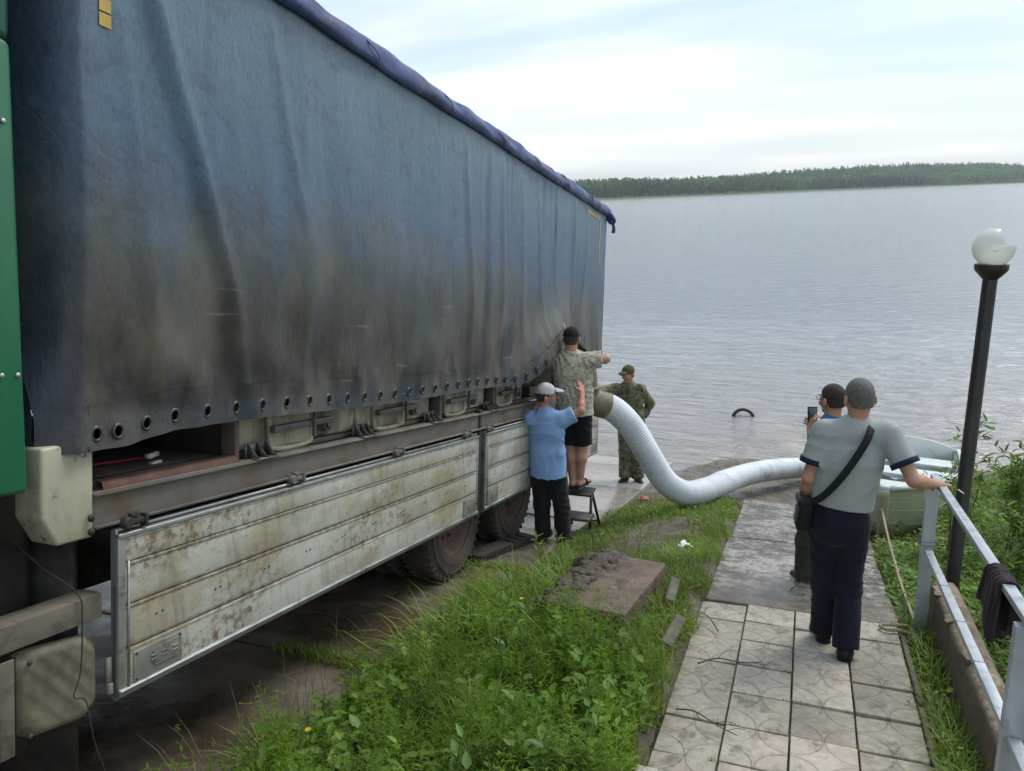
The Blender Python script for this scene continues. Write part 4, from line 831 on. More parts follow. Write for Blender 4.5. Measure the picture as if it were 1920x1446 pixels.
def person(name_label, J, opt, mats, group=None):
    """J: joints in world metres.  Everything is built in world coordinates and parented to an Empty at the feet."""
    J = {k: np.asarray(v, float) for k, v in J.items()}; yaw = opt['yaw']; Rb = rotz(yaw); fwd = Rb[:, 1]
    base = (J['anL'] + J['anR']) / 2; base = np.array([base[0], base[1], min(J['anL'][2], J['anR'][2]) - .09])
    root = tag(empty('person', base), name_label, 'person')
    for k in J: J[k] = J[k] - base
    allp = np.array(list(J.values())); lo, hi = allp.min(0) - .26, allp.max(0) + .26; hz = opt.get('h', .0058)
    lo[2] = min(lo[2], -.02)
    Rh = rotz(opt.get('hyaw', yaw)) @ rotx(opt.get('hpitch', 0)) @ roty(opt.get('hroll', 0)); hc = J['head']; b = opt.get('b', 1.0)
    up = unit(J['neck'] - J['pelvis']); sd = unit(J['shR'] - J['shL']); dp = (fwd, .64)
    chest = J['pelvis'] + (J['neck'] - J['pelvis']) * .64; waist = J['pelvis'] + (J['neck'] - J['pelvis']) * .22; shm = (J['shL'] + J['shR']) / 2
    # body
    B = SDF(lo, hi, hz); head(B, hc, Rh, opt.get('hs', 1.0))
    B.cone(J['neck'] - up * .02, hc - Rh[:, 2] * .04 - Rh[:, 1] * .02, .060 * b, .054 * b, .03)
    B.cone(waist, chest, .13 * b, .145 * b, .05, sq=dp); B.cone(J['shL'], J['shR'], .055, .055, .05); B.cone(chest, J['neck'] - up * .03, .12, .06, .05, sq=dp)
    B.ell(J['pelvis'], np.array([.15, .10, .11]) * b, Rb, .05)
    for s in 'LR':
        B.cone(J['sh' + s], J['el' + s], .048 * b, .040 * b, .03); fm = J['el' + s] + (J['wr' + s] - J['el' + s]) * .3
        B.cone(J['el' + s], fm, .039 * b, .042 * b, .02); B.cone(fm, J['wr' + s], .042 * b, .027, .02)
        h = opt['hand' + s]; hand(B, J['wr' + s], np.asarray(h[0], float), np.asarray(h[1], float), np.asarray(h[2], float), h[3])
        B.cone(J['hip' + s], J['kn' + s], .075 * b, .052 * b, .04); cm = J['kn' + s] + (J['an' + s] - J['kn' + s]) * .3 - fwd * .012
        B.cone(J['kn' + s], cm, .050 * b, .056 * b, .03); B.cone(cm, J['an' + s], .055 * b, .036 * b, .03)
        ft = np.asarray(opt['foot' + s], float); ft = unit(np.array([ft[0], ft[1], ft[2] if len(ft) > 2 else -.05]))
        B.cone(J['an' + s] - ft * .03 - np.array([0, 0, .05]), J['an' + s] + ft * .14 - np.array([0, 0, .062]), .034, .026, .03)
    if opt.get('bare_feet_toes'):
        for s in 'LR':
            ft = unit(np.array([*opt['foot' + s][:2], -.05])); sdv = np.cross(ft, [0, 0, 1.])
            for k in range(5): p = J['an' + s] + ft * .13 + sdv * (.03 - .015 * k) - np.array([0, 0, .066]); B.cone(p, p + ft * .05, .011, .009, .004)
    body = B.mesh('body', mats['skin'], root)
    eye = mats['eye']
    for e in (-1, 1):
        p = hc + Rh @ np.array([.031 * e, .084, .006]); q = MB().sphere(p, .0125, 10, 8).build('eye', eye, root, True); MB().sphere(p + Rh[:, 1] * .0098, .0052, 8, 6).build('iris', mats['iris'], q, True)
    def wr(amp, f, sx=1.):
        ph = random.uniform(0, 6)
        def fn(x, y, z):
            a = np.sin(f * (z + .55 * x * sx) + 2.4 * np.sin(f * .33 * x + ph) + 1.9 * np.sin(f * .29 * z + y * 11 + ph)); c = np.sin(f * 1.5 * (.35 * z - x * .9 * sx) + 2.3 * np.sin(f * .5 * z + ph) + 1.5 * np.sin(17 * y)); m = .5 + .5 * np.sin(9 * z + 7 * x + ph); m2 = .5 + .5 * np.sin(11 * x - 8 * z + 2 * ph)
            return amp * ((1.6 * np.abs(a) ** .6 - 1.1) * m + (1.3 * np.abs(c) ** .7 - .9) * m2 + .5 * np.sin(f * .45 * (z - x) + ph))
        return fn
    # trousers / shorts
    T = SDF(np.array([lo[0], lo[1], -.03]), np.array([hi[0], hi[1], J['pelvis'][2] + .24]), hz)
    T.ell(J['pelvis'] + fwd * -.01, np.array([.172, .125 if opt.get('tucked') else .112, .135]) * b, Rb, .05)
    T.ell(J['pelvis'] - fwd * (.045 if opt.get('tucked') or opt.get('sleeve') == 2 else .028) - up * .05, np.array([.14, .085, .10]) * b, Rb, .05)
    T.cone(J['pelvis'], waist, .155 * b, .150 * b, .05, sq=(fwd, .72))
    short = opt.get('shorts'); lw = opt.get('leg', (.098, .074, .070, .072))
    for s in 'LR':
        if short:
            e = J['hip' + s] + (J['kn' + s] - J['hip' + s]) * short; T.cone(J['hip' + s], e, lw[0] * b, lw[1] * 1.12 * b, .04, end_cut=True)
        else:
            T.cone(J['hip' + s], J['kn' + s], lw[0] * b, lw[1] * b, .04); T.cone(J['kn' + s], J['an' + s] - np.array([0, 0, .035]) - fwd * .008, lw[2] * b, lw[3] * b, .03, end_cut=True)
    T.plane(up, waist + up * (.02 if opt.get('tucked') else .03)); T.displace(wr(opt.get('tfold', .0048), 30)); T.mesh(opt.get('legname', 'trousers'), mats['legs'], root)
    # shirt
    s_lo = np.array([lo[0], lo[1], J['pelvis'][2] - .25]); Q = SDF(s_lo, np.array([hi[0], hi[1], max(J['neck'][2], J['shL'][2], J['shR'][2], J['elL'][2], J['elR'][2]) + .16]), hz)
    tw = opt.get('torso', (.178, .185)); Q.cone(waist - up * .02, chest, tw[0] * b, tw[1] * b, .06, sq=(fwd, .66)); Q.cone(chest, J['neck'] - up * .05, tw[1] * b * .93, .10, .06, sq=(fwd, .62))
    if not opt.get('tucked'): Q.cone(waist, J['pelvis'] - up * (opt.get('hem', .10) + .1) - fwd * .012, tw[0] * b, (tw[0] + .018) * b, .05, sq=(fwd, .84))
    else: Q.cone(waist - up * .06, waist + up * .12, .165 * b, tw[0] * b, .05, sq=(fwd, .70))
    Q.cone(J['shL'] * .86 + shm * .14, J['shR'] * .86 + shm * .14, .064 * b, .064 * b, .06); Q.cone(J['neck'] - up * .055, J['neck'] + up * opt.get('collar_h', .0), .085, .068, .04)
    if opt.get('belly'): Q.ell(waist + fwd * .06 + up * .05, np.array([.15, .12, .15]) * b, Rb, .07)
    for s in 'LR': Q.cone(J['neck'] - up * .05, J['sh' + s] * .80 + shm * .20 + up * .005, .075, .062, .05)
    sl = opt.get('sleeve', .62); sw = opt.get('sw', (.072, .073))
    for s in 'LR':
        if sl <= 1:
            e = J['sh' + s] + (J['el' + s] - J['sh' + s]) * sl; Q.cone(J['sh' + s], e, sw[0] * b, sw[1] * b, .045, end_cut=True)
        else:
            Q.cone(J['sh' + s], J['el' + s], sw[0] * b, sw[1] * b * .88, .045); e = J['el' + s] + (J['wr' + s] - J['el' + s]) * .93; Q.cone(J['el' + s], e, sw[1] * .86 * b, .046 * b, .03, end_cut=True)
    Q.plane(-up, (waist - up * .035 if opt.get('tucked') else J['pelvis'] - up * opt.get('hem', .10))); Q.displace(wr(opt.get('fold', .0045), opt.get('foldf', 30)))
    shirt = Q.mesh(opt.get('topname', 'shirt'), mats['top'], root)
    # shoes
    for s in 'LR':
        if opt.get('sandals'):
            ft = unit(np.array([*opt['foot' + s][:2], 0])); sdv = np.cross(ft, [0, 0, 1.]); a = J['an' + s] - np.array([0, 0, .092])
            K = SDF(a - .22, a + .26, .006); K.cone(a - ft * .05, a + ft * .17, .042, .046, .02, sq=((0, 0, 1), .28)); so = K.mesh('sandal', mats['shoe'], root)
            t_ = a + ft * .09; MB().tube(spline([t_ + sdv * .045 + [0, 0, .0], t_ + sdv * .035 + [0, 0, .045], t_ + [0, 0, .062], t_ - sdv * .035 + [0, 0, .045], t_ - sdv * .045], 12), .010, 6).build('strap', mats['shoe'], so, True)
        else:
            ft = unit(np.array([*opt['foot' + s][:2], 0])); a = J['an' + s] - np.array([0, 0, .05]); K = SDF(a - .24, a + .30, .006)
            K.cone(a - ft * .045 - [0, 0, .008], a + ft * .13 - [0, 0, .014], .043, .036, .03, sq=((0, 0, 1), .95)); K.cone(a + ft * .08 - [0, 0, .015], a + ft * .165 - [0, 0, .018], .041, .034, .03, sq=((0, 0, 1), .8)); K.cone(a - ft * .02, a + [0, 0, .06], .045, .046, .03)
            K.plane((0, 0, -1), a - [0, 0, .030]); sh = K.mesh('shoe', mats['shoe'], root)
            K = SDF(a - .24, a + .30, .006); K.cone(a - ft * .045 - [0, 0, .038], a + ft * .155 - [0, 0, .038], .047, .042, .02); K.plane((0, 0, 1), a - [0, 0, .026]); K.plane((0, 0, -1), a - [0, 0, .044]); K.mesh('sole', mats.get('sole', mats['shoe']), sh)
    # hair / cap
    hs = opt.get('hs', 1.0)
    if 'hair' in mats:
        K = SDF(hc - .17, hc + .18, .0048); g = opt.get('hair', .007); c_ = hc + Rh @ (np.array([0, -.012, .03]) * hs)
        K.ell(c_, (np.array([.075, .094, .088]) + np.array([g * .5, g, g])) * hs, Rh, .01, cut=[((0, .69, -.72), .034)]); K.ell(hc + Rh @ (np.array([0, -.045, -.03]) * hs), np.array([.062, .055, .06]) * hs, Rh, .02, cut=[((0, 0, -1), .018), ((0, 1, 0), .045)])
        K.mesh('hair', mats['hair'], root)
    if 'cap' in mats:
        K = SDF(hc - .2, hc + .25, .005); c_ = hc + Rh @ (np.array([0, -.010, .032]) * hs)
        K.ell(c_, (np.array([.075, .094, .090]) + .016) * hs, Rh, .01, cut=[((0, -.10, -1), -.004)]); 
        K.displace(lambda x, y, z: .0012 * np.sin(90 * z + 40 * x))
        cp = K.mesh('cap', mats['cap'], root)
        K = SDF(hc - .2, hc + .28, .005); K.ell(hc + Rh @ (np.array([0, .105, .038]) * hs), np.array([.072, .085, .034]) * hs, Rh @ rotx(-.18), .01, cut=[((0, 0, -1), -.004), ((0, -1, 0), .02)]); K.ell(hc + Rh @ (np.array([0, .105, .032]) * hs), np.array([.075, .09, .030]) * hs, Rh @ rotx(-.18), .004, True); K.mesh('visor', mats.get('visor', mats['cap']), cp)
        MB().sphere(c_ + Rh[:, 2] * .105 * hs, .008, 8, 6).build('button', mats['cap'], cp, True)
    if 'beard' in mats:
        K = SDF(hc - .17, hc + .18, .005); K.ell(hc + Rh @ np.array([0, .026, -.05]), np.array([.063, .074, .074]), Rh, .01, cut=[((0, 0, 1), .022), ((0, -1, 0), .02)]); K.ell(hc + Rh @ np.array([0, .09, -.045]), np.array([.03, .02, .02]), Rh, .005, True); K.mesh('beard', mats['beard'], root)
    if 'brow' in mats:
        for e in (-1, 1): MB().sphere(hc + Rh @ np.array([.031 * e, .092, .024]), (.02, .006, .005), 8, 6).build('eyebrow', mats['brow'], root, True)
    if opt.get('glasses'):
        g = MB()
        for e in (-1, 1):
            a = np.linspace(0, 2 * np.pi, 20); g.tube(np.array([hc + Rh @ np.array([.033 * e + .023 * math.cos(t), .108, .004 + .018 * math.sin(t)]) for t in a]), .0018, 5, False); g.tube([hc + Rh @ np.array([.056 * e, .106, .01]), hc + Rh @ np.array([.082 * e, .06, .012]), hc + Rh @ np.array([.084 * e, -.02, .005])], .0018, 5)
        g.tube([hc + Rh @ np.array([-.012, .110, .008]), hc + Rh @ np.array([.012, .110, .008])], .0018, 5); g.build('glasses', mats['glass'], root, True)
    return root, J, base, dict(Rb=Rb, fwd=fwd, up=up, waist=waist, chest=chest, Rh=Rh, hc=hc, shirt=shirt)

def skin_mat(name, c):
    t = NT(name); v = t.coord('Object'); n = t.noise(v, 9, 5, .6); t.bump(t.noise(v, 180, 4), .12, .001)
    t.set(Base_Color=t.ramp(n, (.35, c), (.68, tuple(x * y for x, y in zip(c, (.86, .74, .70))))), Roughness=.48, Specular_IOR_Level=.4, Subsurface_Weight=.12, Subsurface_Radius=(.012, .005, .003), Subsurface_Scale=.5); return t.m
def cloth(name, c, c2=None, rough=.85, weave=260, scale=5, fold=.35):
    t = NT(name); v = t.coord('Object'); n = t.noise(v, scale, 5, .6)
    f = t.noise(t.coord('Object', (1, 1, .55)), 11, 4, .55, .8)
    t.bump(t.math('ADD', t.math('MULTIPLY', f, 1.0), t.math('MULTIPLY', t.noise(v, weave, 2), .10)), fold, .02)
    t.set(Base_Color=t.ramp(n, (.35, c), (.65, c2 or tuple(x * .82 for x in c))), Roughness=rough, Specular_IOR_Level=.2, Sheen_Weight=.08); return t.m
def camo(name, cols, scale, rough=.85, lines=None):
    t = NT(name); v = t.coord('Object'); col = cols[0]
    for k, (c, lo) in enumerate(cols[1]):
        n = t.noise(t.coord('Object', (1, 1, 1.25), loc=(k * 3.7, k * 1.9, k * 2.3)), scale * (1 + .35 * k), 3, .55, .9); col = t.mix(t.ramp(n, (lo, 0), (lo + .025, 1)), col, c)
    if lines:
        n = t.noise(t.coord('Object', (1, 1, 1.5), loc=(3, 8, 1)), scale * 1.6, 5, .7, 1.2); col = t.mix(t.ramp(t.math('ABSOLUTE', t.math('SUBTRACT', n, .5)), (.0, .9), (.035, 0)), col, lines)
    t.bump(t.noise(t.coord('Object', (1, 1, .55)), 11, 4, .55, .8), .35, .02); t.set(Base_Color=col, Roughness=rough, Specular_IOR_Level=.2); return t.m
def make_people():
    eye = pm('eye_white', (.75, .73, .70), rough=.2, bump=0); iris = pm('iris', (.05, .035, .025), rough=.15, bump=0)
    skA = skin_mat('tanned_skin', (.46, .265, .185)); skB = skin_mat('fair_skin', (.50, .30, .22)); skC = skin_mat('ruddy_skin', (.47, .245, .175))
    black = cloth('black_leather', (.012, .012, .013), rough=.45, fold=.15); bk = cloth('black_cotton', (.013, .013, .016), (.020, .020, .024)); navy = cloth('navy_wool', (.0055, .0065, .014), (.008, .010, .020), .8)
    base = dict(eye=eye, iris=iris, brow=cloth('brow_hair', (.05, .04, .03)))
    # --- man in the grey polo, one hand on the rail
    polo = cloth('grey_polo', (.345, .365, .365), (.30, .32, .325), .8, 320, 4, .4); ghair = cloth('grey_hair', (.16, .152, .145), (.07, .066, .062), .7, 420, 90, .5)
    J = dict(head=(.31, 4.87, 3.375), neck=(.305, 4.86, 3.215), shL=(.120, 4.86, 3.155), shR=(.488, 4.86, 3.170), pelvis=(.238, 4.85, 2.60), elL=(.055, 4.82, 2.865), wrL=(.035, 4.93, 2.625), elR=(.625, 4.76, 2.925), wrR=(.775, 4.93, 2.853),
             hipL=(.155, 4.86, 2.56), hipR=(.325, 4.86, 2.57), knL=(.185, 4.90, 2.15), knR=(.325, 4.86, 2.15), anL=(.195, 4.92, 1.826), anR=(.325, 4.70, 1.850))
    root, J, b0, d = person('man in light grey polo shirt and navy trousers with one hand on the steel handrail', J, dict(yaw=.05, hyaw=.38, hpitch=-.12, handL=((-.05, .15, -1), (-1, 0, 0), (0, 1, 0), .5), handR=((.55, .8, -.30), (-.1, .25, 1), (-1, .5, 0), .75), footL=(-.15, 1), footR=(.12, 1), tucked=True, torso=(.176, .192), sleeve=.66, sw=(.071, .080), leg=(.106, .082, .080, .082), collar_h=.015, fold=.0038, foldf=24, b=.97),
        dict(base, skin=skA, top=polo, legs=navy, shoe=black, hair=ghair))
    trim = cloth('navy_trim', (.012, .018, .045))
    for s in 'LR':
        e = J['sh' + s] + (J['el' + s] - J['sh' + s]) * .66; dv = unit(J['el' + s] - J['sh' + s]); MB().tube([e - dv * .028, e - dv * .012, e + dv * .006], [.0825, .0835, .083], 28).build('sleeve_trim', trim, d['shirt'], True)
    nk = J['neck']; a = np.linspace(0, 2 * np.pi, 30); nb = nk + d['up'] * .012
    def ringp(r, ry, h, tilt=-.10): return np.array([nb + np.array([r * math.cos(t), ry * math.sin(t) + .012, h + tilt * math.sin(t) * ry]) for t in a])
    m = MB(); m.grid(np.stack([ringp(.094, .085, -.030), ringp(.085, .078, .012), ringp(.074, .070, .036), ringp(.070, .066, .030)])); m.build('collar', polo, d['shirt'], True)
    MB().tube(ringp(.096, .087, -.030), .0045, 6).build('collar_piping', trim, d['shirt'], True)
    # shoulder bag with its strap
    strap = cloth('bag_webbing', (.010, .010, .011), rough=.6); bag = empty('shoulder_bag', (.035, 4.80, 2.62)); tag(bag, 'small black shoulder bag worn on a strap by the man in the grey polo', 'bag'); o = np.array([.035, 4.80, 2.62])
    MB().box((0, 0, .02), (.075, .15, .20), (0, .1, .15), .02).build('pouch', black, bag, True); MB().box((-.034, 0, .0), (.02, .13, .11), (0, .1, .15), .009).build('front_pocket', black, bag, True); MB().box((.0, .0, .105), (.085, .155, .05), (0, .1, .15), .014).build('flap', black, bag, True)
    pts = [(.075, 4.725, 2.745), (.14, 4.700, 2.80), (.225, 4.683, 2.92), (.300, 4.692, 3.05), (.358, 4.728, 3.16), (.384, 4.80, 3.222), (.390, 4.875, 3.225), (.375, 4.96, 3.17), (.30, 5.02, 3.05), (.18, 5.03, 2.9), (.08, 4.98, 2.78), (.045, 4.88, 2.74)]
    P = spline(pts, 70) - o; T = np.gradient(P, axis=0); T /= np.linalg.norm(T, axis=1)[:, None]; ctr = np.array([.27, 4.86, 0]) - o; rad = P - ctr; rad[:, 2] = 0.25 * np.clip((P[:, 2] - .4) * 4, 0, 3); rad = rad / np.linalg.norm(rad, axis=1)[:, None]; wv = np.cross(T, rad); wv /= np.linalg.norm(wv, axis=1)[:, None]
    m = MB(); m.grid(np.stack([P - wv * .021 - rad * .003, P - wv * .021 + rad * .004, P + wv * .021 + rad * .004, P + wv * .021 - rad * .003, P - wv * .021 - rad * .003])); m.build('bag_strap', strap, bag)
    cg = tag(MB().tube([(.905, 5.055, 2.79), (.935, 5.03, 2.775)], .004, 8).build('cigarette', pm('cigarette_paper', (.75, .73, .7), rough=.8, bump=0)), 'white cigarette between the fingers of the hand on the handrail', 'cigarette')
    # --- man behind him, filming with a phone
    J = dict(head=(.205, 6.1, 3.045), neck=(.215, 6.09, 2.89), shL=(.13, 5.96, 2.79), shR=(.36, 6.26, 2.79), pelvis=(.20, 6.08, 2.30), elL=(.10, 6.20, 2.56), wrL=(.065, 6.42, 2.70), elR=(.28, 6.42, 2.56), wrR=(.12, 6.52, 2.68),
             hipL=(.11, 6.09, 2.26), hipR=(.29, 6.08, 2.26), knL=(.075, 6.12, 1.87), knR=(.31, 6.14, 1.87), anL=(.075, 6.10, 1.575), anR=(.33, 6.06, 1.582))
    blue = cloth('bright_blue_shirt', (.05, .16, .34)); olive = cloth('olive_trousers', (.050, .052, .036), (.035, .038, .027))
    person('man in blue top and olive trousers holding up a phone behind the grey polo man', J, dict(yaw=.75, hyaw=.75, hpitch=-.05, handL=((.1, .3, 1), (-.6, -.5, 0), (1, 0, 0), .9), handR=((-.7, .3, .6), (.3, -.6, .2), (0, 0, 1), .8), footL=(-.5, 1), footR=(.35, 1), sleeve=.6, leg=(.098, .078, .076, .078), glasses=True),
        dict(base, skin=skA, top=blue, legs=olive, shoe=cloth('dark_trainer', (.02, .024, .035)), sole=pm('white_rubber', (.7, .7, .68), rough=.6, bump=0), hair=cloth('dark_cropped_hair', (.030, .024, .020), (.05, .042, .036), .8, 300, 60, .8), glass=black))
    ph = tag(empty('phone', (.075, 6.46, 2.80), (math.radians(-8), 0, math.radians(14))), 'black smartphone held up in front of the man behind the grey polo man', 'phone')
    MB().box((0, 0, 0), (.076, .010, .165), None, .004).build('case', black, ph, True); MB().box((.0, -.0058, .0), (.068, .002, .150)).build('screen', pm('phone_screen', (.05, .06, .07), rough=.08, bump=0), ph); MB().box((-.02, .0062, .055), (.022, .003, .035), None, .001).build('camera_lens', black, ph)
    # --- man in the pale blue t-shirt, steadying the man on the steps
    tee = cloth('pale_blue_jersey', (.25, .40, .66), (.21, .345, .59), .85, 300, 3, .5); wcap = cloth('pale_grey_cap', (.50, .49, .51), (.42, .41, .43), .8, 200, 6, .2)
    z0 = float(ramp_z(7.08))
    J = dict(head=(-2.42, 7.12, 2.665), neck=(-2.425, 7.09, 2.515), shL=(-2.585, 7.06, 2.425), shR=(-2.235, 7.10, 2.435), pelvis=(-2.41, 7.08, 1.93), elL=(-2.66, 7.26, 2.40), wrL=(-2.60, 7.45, 2.52), elR=(-2.075, 7.16, 2.52), wrR=(-2.10, 7.30, 2.665),
             hipL=(-2.50, 7.08, 1.88), hipR=(-2.325, 7.09, 1.88), knL=(-2.49, 7.10, 1.50), knR=(-2.285, 7.12, 1.50), anL=(-2.475, 7.06, z0 + .095), anR=(-2.265, 7.10, z0 + .09))
    person('man in pale blue shirt and white cap reaching up beside the truck', J, dict(yaw=-.15, hyaw=-1.15, hpitch=.02, handL=((.3, .6, .7), (-.8, 0, .4), (0, 0, 1), .5), handR=((-.25, .55, .8), (.75, -.5, 0), (-.5, 0, .8), .3), footL=(.1, 1), footR=(.35, 1), sleeve=.62, sw=(.082, .085), torso=(.185, .192), hem=.085, leg=(.112, .085, .084, .086), fold=.0052, foldf=24, belly=True, glasses=True),
        dict(base, skin=skC, top=tee, legs=bk, shoe=cloth('dusty_black_shoe', (.03, .028, .026)), cap=wcap, beard=cloth('grey_beard', (.26, .24, .22), (.18, .165, .15), .9, 300, 60, .8), hair=cloth('dark_short_hair', (.04, .034, .03), (.06, .05, .045), .8, 300, 60, .8), glass=black))
    # --- man on the step stool, arms up at the curtain
    sandc = camo('sand_camouflage', ((.48, .46, .36), [((.34, .33, .245), .54), ((.58, .56, .45), .56), ((.17, .16, .12), .63)]), 16, lines=(.13, .125, .095))
    fz = 1.56
    J = dict(head=(-2.285, 7.58, 3.165), neck=(-2.285, 7.56, 3.015), shL=(-2.475, 7.58, 2.935), shR=(-2.095, 7.57, 2.945), pelvis=(-2.255, 7.54, 2.44), elL=(-2.63, 7.80, 2.97), wrL=(-2.50, 7.98, 3.14), elR=(-1.935, 7.66, 2.955), wrR=(-2.04, 7.90, 2.885),
             hipL=(-2.335, 7.54, 2.40), hipR=(-2.175, 7.54, 2.40), knL=(-2.315, 7.56, 1.99), knR=(-2.185, 7.57, 1.99), anL=(-2.285, 7.53, fz + .09), anR=(-2.205, 7.55, fz + .09))
    person('man in sand camouflage shirt and black shorts standing on the step stool', J, dict(yaw=.08, hyaw=.1, hpitch=-.05, handL=((-.2, .3, .6), (.3, -.8, 0), (1, 0, 0), .6), handR=((-.6, .5, -.3), (.5, .3, .7), (0, 0, 1), .9), footL=(-.1, 1), footR=(.2, 1), sleeve=.66, sw=(.080, .084), torso=(.178, .190), b=1.10, hem=.07, shorts=.86, leg=(.104, .086, 0, 0), sandals=True, bare_feet_toes=True, fold=.009, foldf=38, legname='shorts'),
        dict(base, skin=skB, top=sandc, legs=cloth('black_shorts', (.009, .009, .011)), shoe=black, cap=cloth('black_cap', (.010, .010, .011)), hair=cloth('brown_short_hair', (.06, .045, .035), (.04, .03, .025), .8, 300, 60, .8)))
    # --- man in green camouflage at the tail of the truck
    gc = camo('green_camouflage', ((.150, .150, .092), [((.225, .215, .145), .53), ((.085, .098, .052), .52), ((.045, .040, .030), .60)]), 9)
    zc = float(ramp_z(10.85))
    J = dict(head=(-2.405, 10.80, 2.065), neck=(-2.405, 10.84, 1.905), shL=(-2.225, 10.86, 1.82), shR=(-2.60, 10.80, 1.83), pelvis=(-2.37, 10.87, 1.33), elL=(-2.125, 11.02, 1.58), wrL=(-2.21, 10.98, 1.36), elR=(-2.76, 10.60, 1.83), wrR=(-2.72, 10.38, 1.90),
             hipL=(-2.28, 10.87, 1.29), hipR=(-2.46, 10.87, 1.29), knL=(-2.30, 10.83, .87), knR=(-2.45, 10.80, .87), anL=(-2.27, 10.86, zc + .095), anR=(-2.45, 10.78, zc + .11))
    person('man in green camouflage suit and cap facing us at the tail of the truck', J, dict(yaw=math.pi - .12, hyaw=math.pi + -.42, hpitch=-.12, handL=((-.3, -.2, -.8), (.7, .5, 0), (0, -1, 0), .8), handR=((.15, -.8, .2), (-.5, 0, .8), (0, 0, 1), .6), footL=(.55, -1), footR=(-.2, -1), sleeve=2, b=1.04, sw=(.080, .075), torso=(.185, .190), hem=.20, leg=(.112, .092, .090, .092), collar_h=.03, fold=.009, foldf=32, topname='jacket'),
        dict(base, skin=skC, top=gc, legs=gc, shoe=black, cap=cloth('olive_cap', (.085, .090, .035), (.06, .065, .028)), hair=cloth('brown_hair', (.05, .04, .03), (.035, .028, .02))))
make_people()
# ------------------------------------------------------------------ smaller things
def make_hose():
    root = tag(empty('hose', (-2.26, 8.0, 2.0)), 'white corrugated hose curving from the truck outlet down over the grass', 'hose'); o = np.array([-2.26, 8.0, 2.0])
    g = ground_z
    pts = [(-2.27, 8.04, 2.36), (-2.17, 8.08, 2.355), (-1.98, 8.16, 2.27), (-1.79, 8.22, 2.06), (-1.62, 8.26, 1.76), (-1.43, 8.32, 1.42), (-1.22, 8.42, 1.255), (-1.02, 8.72, 1.20), (-.86, 9.25, 1.12), (-.62, 9.95, 1.00), (-.30, 10.65, .85), (.05, 11.25, .70), (.42, 11.9, .52), (.72, 12.6, .30), (.9, 13.3, .08)]
    P = spline(pts, 2000) - o; L = np.concatenate([[0], np.cumsum(np.linalg.norm(np.diff(P, axis=0), axis=1))])
    r = .143 + .0034 * np.sin(L * 2 * np.pi / .027) * np.interp(L, [0, 1.3, 2.1, 9], [1, .9, .3, .22]) + .004 * vnoise(L * 3.1, L * 0, 12)
    t = NT('white_ribbed_plastic'); v = t.coord('Object'); n = t.noise(v, 3, 5, .6); s = t.sep(v)
    br = t.ramp(t.math('ADD', t.math('MULTIPLY', s[0], 1.0), t.math('MULTIPLY', n, .10)), (.16, 1), (.27, 0))   # brown staining near the outlet
    col = t.mix(t.math('MULTIPLY', br, .55), t.ramp(n, (.35, (.64, .68, .73)), (.7, (.50, .54, .59))), (.30, .26, .17)); mudf = t.ramp(t.math('ADD', t.noise(t.coord('Object', (1, 1, 1), loc=(3, 3, 3)), 4, 6, .65), t.math('MULTIPLY', s[2], -.16)), (.68, 0), (.86, 1)); col = t.mix(t.math('MULTIPLY', mudf, .6), col, (.24, .21, .17)); t.set(Base_Color=col, Roughness=.62)
    m = MB().tube(P, r, 28, False); m.build('corrugated_tube', t.m, root, True)
    br = pm('brown_outlet', (.21, .185, .125), (.155, .135, .09), 5, .6, .2, 40, .003, dirt=[((.09, .07, .04), 6, .52, .7, (1, 1, .4))])
    e = spline([(-2.6, 8.05, 2.86), (-2.40, 8.04, 2.85), (-2.28, 8.03, 2.78), (-2.255, 8.03, 2.62), (-2.255, 8.03, 2.50), (-2.235, 8.03, 2.41), (-2.13, 8.09, 2.345), (-2.03, 8.14, 2.31)], 40) - o
    rr = np.interp(np.linspace(0, 1, 40), [0, .5, .7, .8, 1], [.122, .122, .127, .1475, .1475]); MB().tube(e, rr, 28).build('outlet_elbow', br, root, True)
    MB().tube([(-2.255 + .0 - o[0], .03, .53), (-2.255 - o[0], .03, .56)], .152, 28).build('clamp_ring', br, root, True)
def make_stool():
    b = np.array([-2.25, 7.55, float(ramp_z(7.55))]); root = tag(empty('step_stool', b), 'black folding step stool under the man in sand camouflage', 'step stool')
    m = pm('black_steel', (.014, .013, .013), (.03, .026, .022), 6, .5, .2, 40, .003); tr = pm('chequer_tread', (.16, .15, .145), (.10, .085, .08), 14, .5, .6, 60, .006, metal=.3)
    for sx in (-.16, .17):
        MB().tube([(sx, -.10, 0.02), (sx * .9, .06, .47)], .016, 8).build('leg', m, root); MB().tube([(sx, .34, -.07), (sx * .9, .08, .45)], .016, 8).build('leg', m, root)
    MB().box((0, .03, .465), (.36, .24, .022), None, .004).build('top_step', m, root); MB().box((.02, -.10, .235), (.34, .20, .018), (0, 0, 0), .004).build('tread', tr, root); MB().box((.02, -.10, .222), (.36, .21, .012)).build('tread_frame', m, root)
    MB().tube([(-.16, .28, .03), (.17, .28, .03)], .009, 6).build('brace', m, root); MB().tube([(.16, -.16, .23), (.15, .18, .12)], .008, 6).build('brace', m, root)
